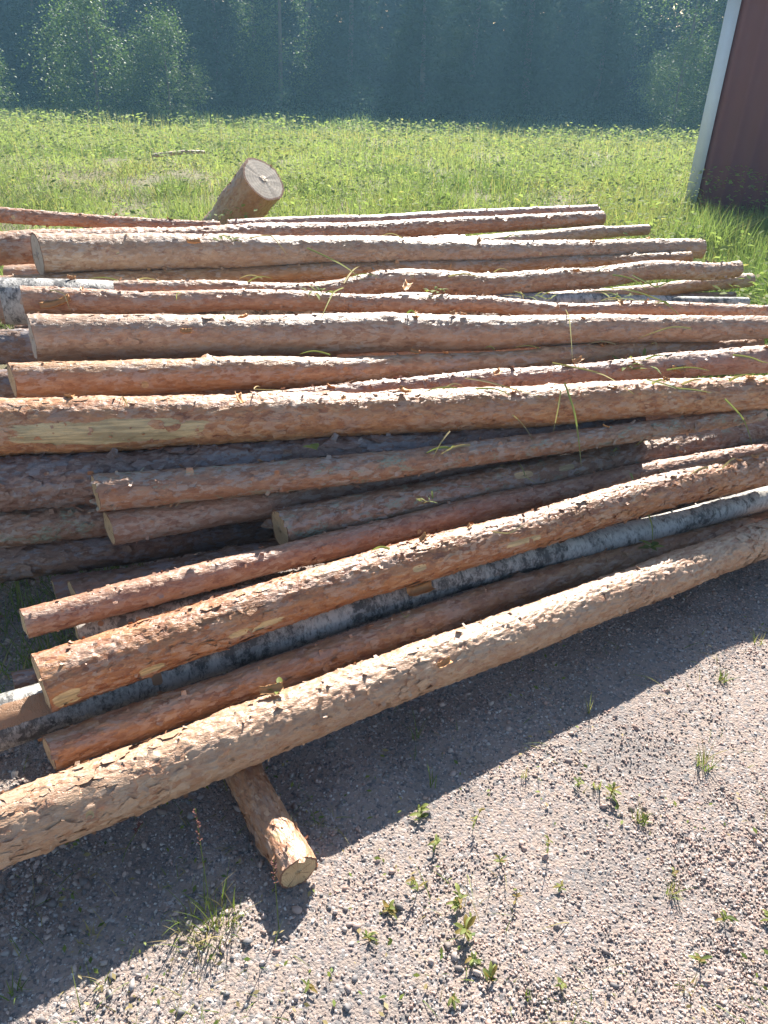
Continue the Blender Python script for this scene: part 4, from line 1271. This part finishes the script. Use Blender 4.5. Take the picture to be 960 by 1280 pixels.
def sprig_mesh(seed, n, leaf, spread, wd=0.4):
    g = np.random.default_rng(seed)
    J = Join()
    for i in range(n):
        b = np.array([(g.random() - 0.5) * spread, (g.random() - 0.5) * spread * 0.5, 0.004 + 0.012 * g.random()])
        leaf_blade(J, b, g.random() * 6.283, 0.1 + 0.6 * g.random(), leaf * (0.6 + 0.7 * g.random()), leaf * wd * (0.7 + 0.6 * g.random()), g.random(), 0.7 if g.random() < 0.12 else 0.0, 0.4)
    return J.mesh('leaf_sprig', True)
SPRIGS = [
    ((0.868, 2.10, 0.172), 6, 0.045, 0.03, 0.35, 'fresh green leaf sprig at the foot of the long drooping blade'),
    ((-0.216, 2.125, 0.475), 2, 0.045, 0.02, 0.6, 'single broad green leaf stuck beside the slim grey log'),
    ((-0.235, 1.357, 0.232), 4, 0.035, 0.03, 0.35, 'small green leaves beside the bark chip on the frontmost log'),
    ((0.121, 2.038, 0.360), 8, 0.04, 0.06, 0.14, 'tuft of olive grass litter on the lichened log near its sawn end'),
    ((0.185, 3.19, 0.660), 12, 0.035, 0.08, 0.4, 'bright green moss-like sprig on the litter-strewn log'),
    ((-0.281, 3.08, 0.672), 14, 0.05, 0.10, 0.2, 'dark green grass litter clump on the litter-strewn log'),
    ((-0.72, 3.50, 0.765), 10, 0.05, 0.08, 0.25, 'dark dried greenery on top of the thick back log'),
    ((1.02, 3.50, 0.56), 14, 0.08, 0.16, 0.12, 'spiky grass bunch lying on the pale birch tip'),
    ((0.62, 3.34, 0.60), 12, 0.07, 0.16, 0.12, 'grass bunch lying on the pale birch mid length'),
    ((0.93, 2.86, 0.50), 14, 0.07, 0.14, 0.16, 'shaded green grass bunch in the hollow behind the bright torn-bark log'),
]
for i, (p, n, lf, sp, wd, lab) in enumerate(SPRIGS):
    o = obj('leaf_sprig', sprig_mesh(500 + i, n, lf, sp, wd), WEEDLEAF)
    o.location = p
    tag(o, lab, 'leaf sprig', 'greenery dropped on the logs')

CURLBARK = NT('orange_bark_curl')
_c = CURLBARK.mix(CURLBARK.noise(CURLBARK.scaled((1, 1, 1)), 70, 3), (0.36, 0.13, 0.04), (0.62, 0.34, 0.13))
CURLBARK.link(_c, CURLBARK.b.inputs['Base Color'])
CURLBARK.b.inputs['Roughness'].default_value = 0.6

def curl_mesh(seed, ln, wd):
    g = np.random.default_rng(seed)
    nu, nv = 9, 6
    u = np.linspace(-0.5, 0.5, nu)[:, None]
    v = np.linspace(-0.5, 0.5, nv)[None]
    edge = 1 + 0.35 * (g.random((nu, 1)) - 0.5)
    X = u * ln + v * 0 + 0.12 * wd * (g.random((nu, nv)) - 0.5)
    Y = v * wd * edge
    Z = (v * 2) ** 2 * wd * 0.45 + (u * 2) ** 2 * ln * 0.10 + 0.04 * wd * g.random((nu, nv))
    top = np.stack([X, Y, Z], -1)
    bot = top - np.array([0, 0, 0.0012])
    V = np.concatenate([top.reshape(-1, 3), bot.reshape(-1, 3)])
    F1 = grid_faces(nu, nv)[:, ::-1]
    F2 = grid_faces(nu, nv, base=nu * nv)
    b = [i * nv for i in range(nu)] + [(nu - 1) * nv + j for j in range(1, nv)] + [i * nv + nv - 1 for i in range(nu - 2, -1, -1)] + [j for j in range(nv - 2, 0, -1)]
    b = np.array(b)
    b2 = np.roll(b, -1)
    F3 = np.stack([b, b2, b2 + nu * nv, b + nu * nv], -1)
    return build_mesh('bark_curl', V, [np.concatenate([F1, F2, F3])], True)
CURLS = [
    ((-1.254, 2.905, 0.652), 0.11, 0.035, 0.4, 'orange bark curl perched above the sawn end of the thick brown log'),
    ((-0.252, 1.352, 0.246), 0.055, 0.022, 0.2, 'dry yellow-brown bark chip on the frontmost log beside small green leaves'),
    ((0.388, 2.66, 0.535), 0.05, 0.02, 1.0, 'bark chip on the log behind the middle of the bright torn-bark log'),
    ((1.105, 2.855, 0.492), 0.06, 0.025, 0.3, 'orange bark strip on the ragged-bark log at the right'),
    ((-0.44, 2.145, 0.634), 0.05, 0.022, 2.0, 'small orange bark chip on the left half of the bright torn-bark log'),
    ((0.695, 2.77, 0.548), 0.05, 0.02, 0.7, 'bark chip lying in the hollow right of mid pile'),
    ((-0.698, 2.61, 0.669), 0.04, 0.02, 0.1, 'small orange bark chip on top of the thick brown log'),
    ((-0.845, 3.43, 0.772), 0.06, 0.025, 0.5, 'orange bark flake on the left part of the thick back log'),
    ((0.06, 3.20, 0.676), 0.06, 0.03, 1.3, 'orange bark flake on the litter-strewn log near the green sprig'),
    ((0.165, 1.495, 0.215), 0.04, 0.018, 0.6, 'small bark chip on the middle of the frontmost log'),
    ((0.11, 1.80, 0.208), 0.08, 0.03, 0.5, 'loose bark strip on the birch below the big orange log'),
]
for i, (p, ln, wd, rz, lab) in enumerate(CURLS):
    o = obj('bark_curl', curl_mesh(400 + i, ln, wd), CURLBARK.m)
    o.location = p
    o.rotation_euler = (0.35, -0.2 + 0.1 * (i % 4), rz)
    tag(o, lab, 'bark chip', 'loose bark chips on the logs')

# smaller litter strewn over the upper logs: short straws and bark chips
lg = np.random.default_rng(19)
def on_log(k, s, phi):
    P0, PM, P1 = (np.array(p) for p in LOGS[k][:3])
    r0, rm, r1 = LOGS[k][3:]
    a, b, c = (1 - s) * (1 - 2 * s), 4 * s * (1 - s), s * (2 * s - 1)
    r = (r0 * a + rm * b + r1 * c) * 1.03
    return P0 * a + PM * b + P1 * c + r * np.array([0, -math.sin(phi), math.cos(phi)])
UPPER = ['B5', 'B8', 'B7', 'B11', 'B15', 'B17', 'B17', 'B6', 'B14', 'B19', 'B22', 'B26']
for i in range(40):
    k = UPPER[lg.integers(len(UPPER))]
    s0 = 0.12 + 0.72 * lg.random()
    ph = -0.1 + 0.7 * lg.random()
    d = (lg.random() - 0.5) * 0.10
    e = (lg.random() - 0.5) * 1.5
    pts = [on_log(k, s0, ph), on_log(k, s0 + d * 0.5, ph + e * 0.5), on_log(k, s0 + d, min(1.7, ph + e))]
    green = i % 5 < 3
    o = obj('loose_straw', strip_mesh('loose_straw', pts, 0.004 + 0.004 * lg.random(), lg.random(), 0.1 if green else 0.9, 0.004), STRAW)
    tag(o, 'short green grass strand among the litter strewn over the logs' if green else 'short dry straw among the litter strewn over the logs', 'grass blade', 'green strands strewn over the logs' if green else 'dry straws strewn over the logs')
chip = [curl_mesh(440 + i, 0.018 + 0.006 * i, 0.010 + 0.003 * i) for i in range(4)]
for i in range(44):
    k = UPPER[lg.integers(len(UPPER))]
    o = obj('bark_curl', chip[i % 4], CURLBARK.m)
    o.location = on_log(k, 0.06 + 0.86 * lg.random(), -0.3 + 0.9 * lg.random()) + np.array([0, 0, 0.002])
    o.rotation_euler = (0.6 * lg.random(), 0.8 * (lg.random() - 0.5), lg.random() * 6.28)
    tag(o, 'tiny orange bark chip among the litter strewn over the logs', 'bark chip', 'tiny bark chips strewn over the logs')

# pale weathered branch lying far out in the grass
a, b = np.array((-3.94, 13.84, -0.38)), np.array((-3.18, 14.28, -0.36))
log_thing('fallen_branch', 'pale weathered branch lying in the flattened grass far behind the pile', a, (a + b) / 2 + np.array([0, 0, 0.02]), b, 0.036, 0.034, 0.024, kind='pale', seed=55, dx=0.02, na=24, flakes=0, knots=2, group=None)
bpy.data.objects['fallen_branch']['category'] = 'branch'
bpy.data.objects['stump_chunk']['category'] = 'stump'

# ------------------------------------------------------------------ air
def make_haze():
    o = obj('haze', box_mesh('haze', -70, 70, -6, 72, -2.2, 22))
    mt = bpy.data.materials.new('haze')
    mt.use_nodes = True
    t = mt.node_tree
    t.nodes.remove(t.nodes['Principled BSDF'])
    v = t.nodes.new('ShaderNodeVolumePrincipled')
    v.inputs['Color'].default_value = (0.35, 0.67, 0.95, 1)
    v.inputs['Density'].default_value = 0.0019
    v.inputs['Anisotropy'].default_value = 0.2
    t.links.new(v.outputs[0], t.nodes['Material Output'].inputs['Volume'])
    o.data.materials.append(mt)
    tag(o, kind='stuff')
make_haze()
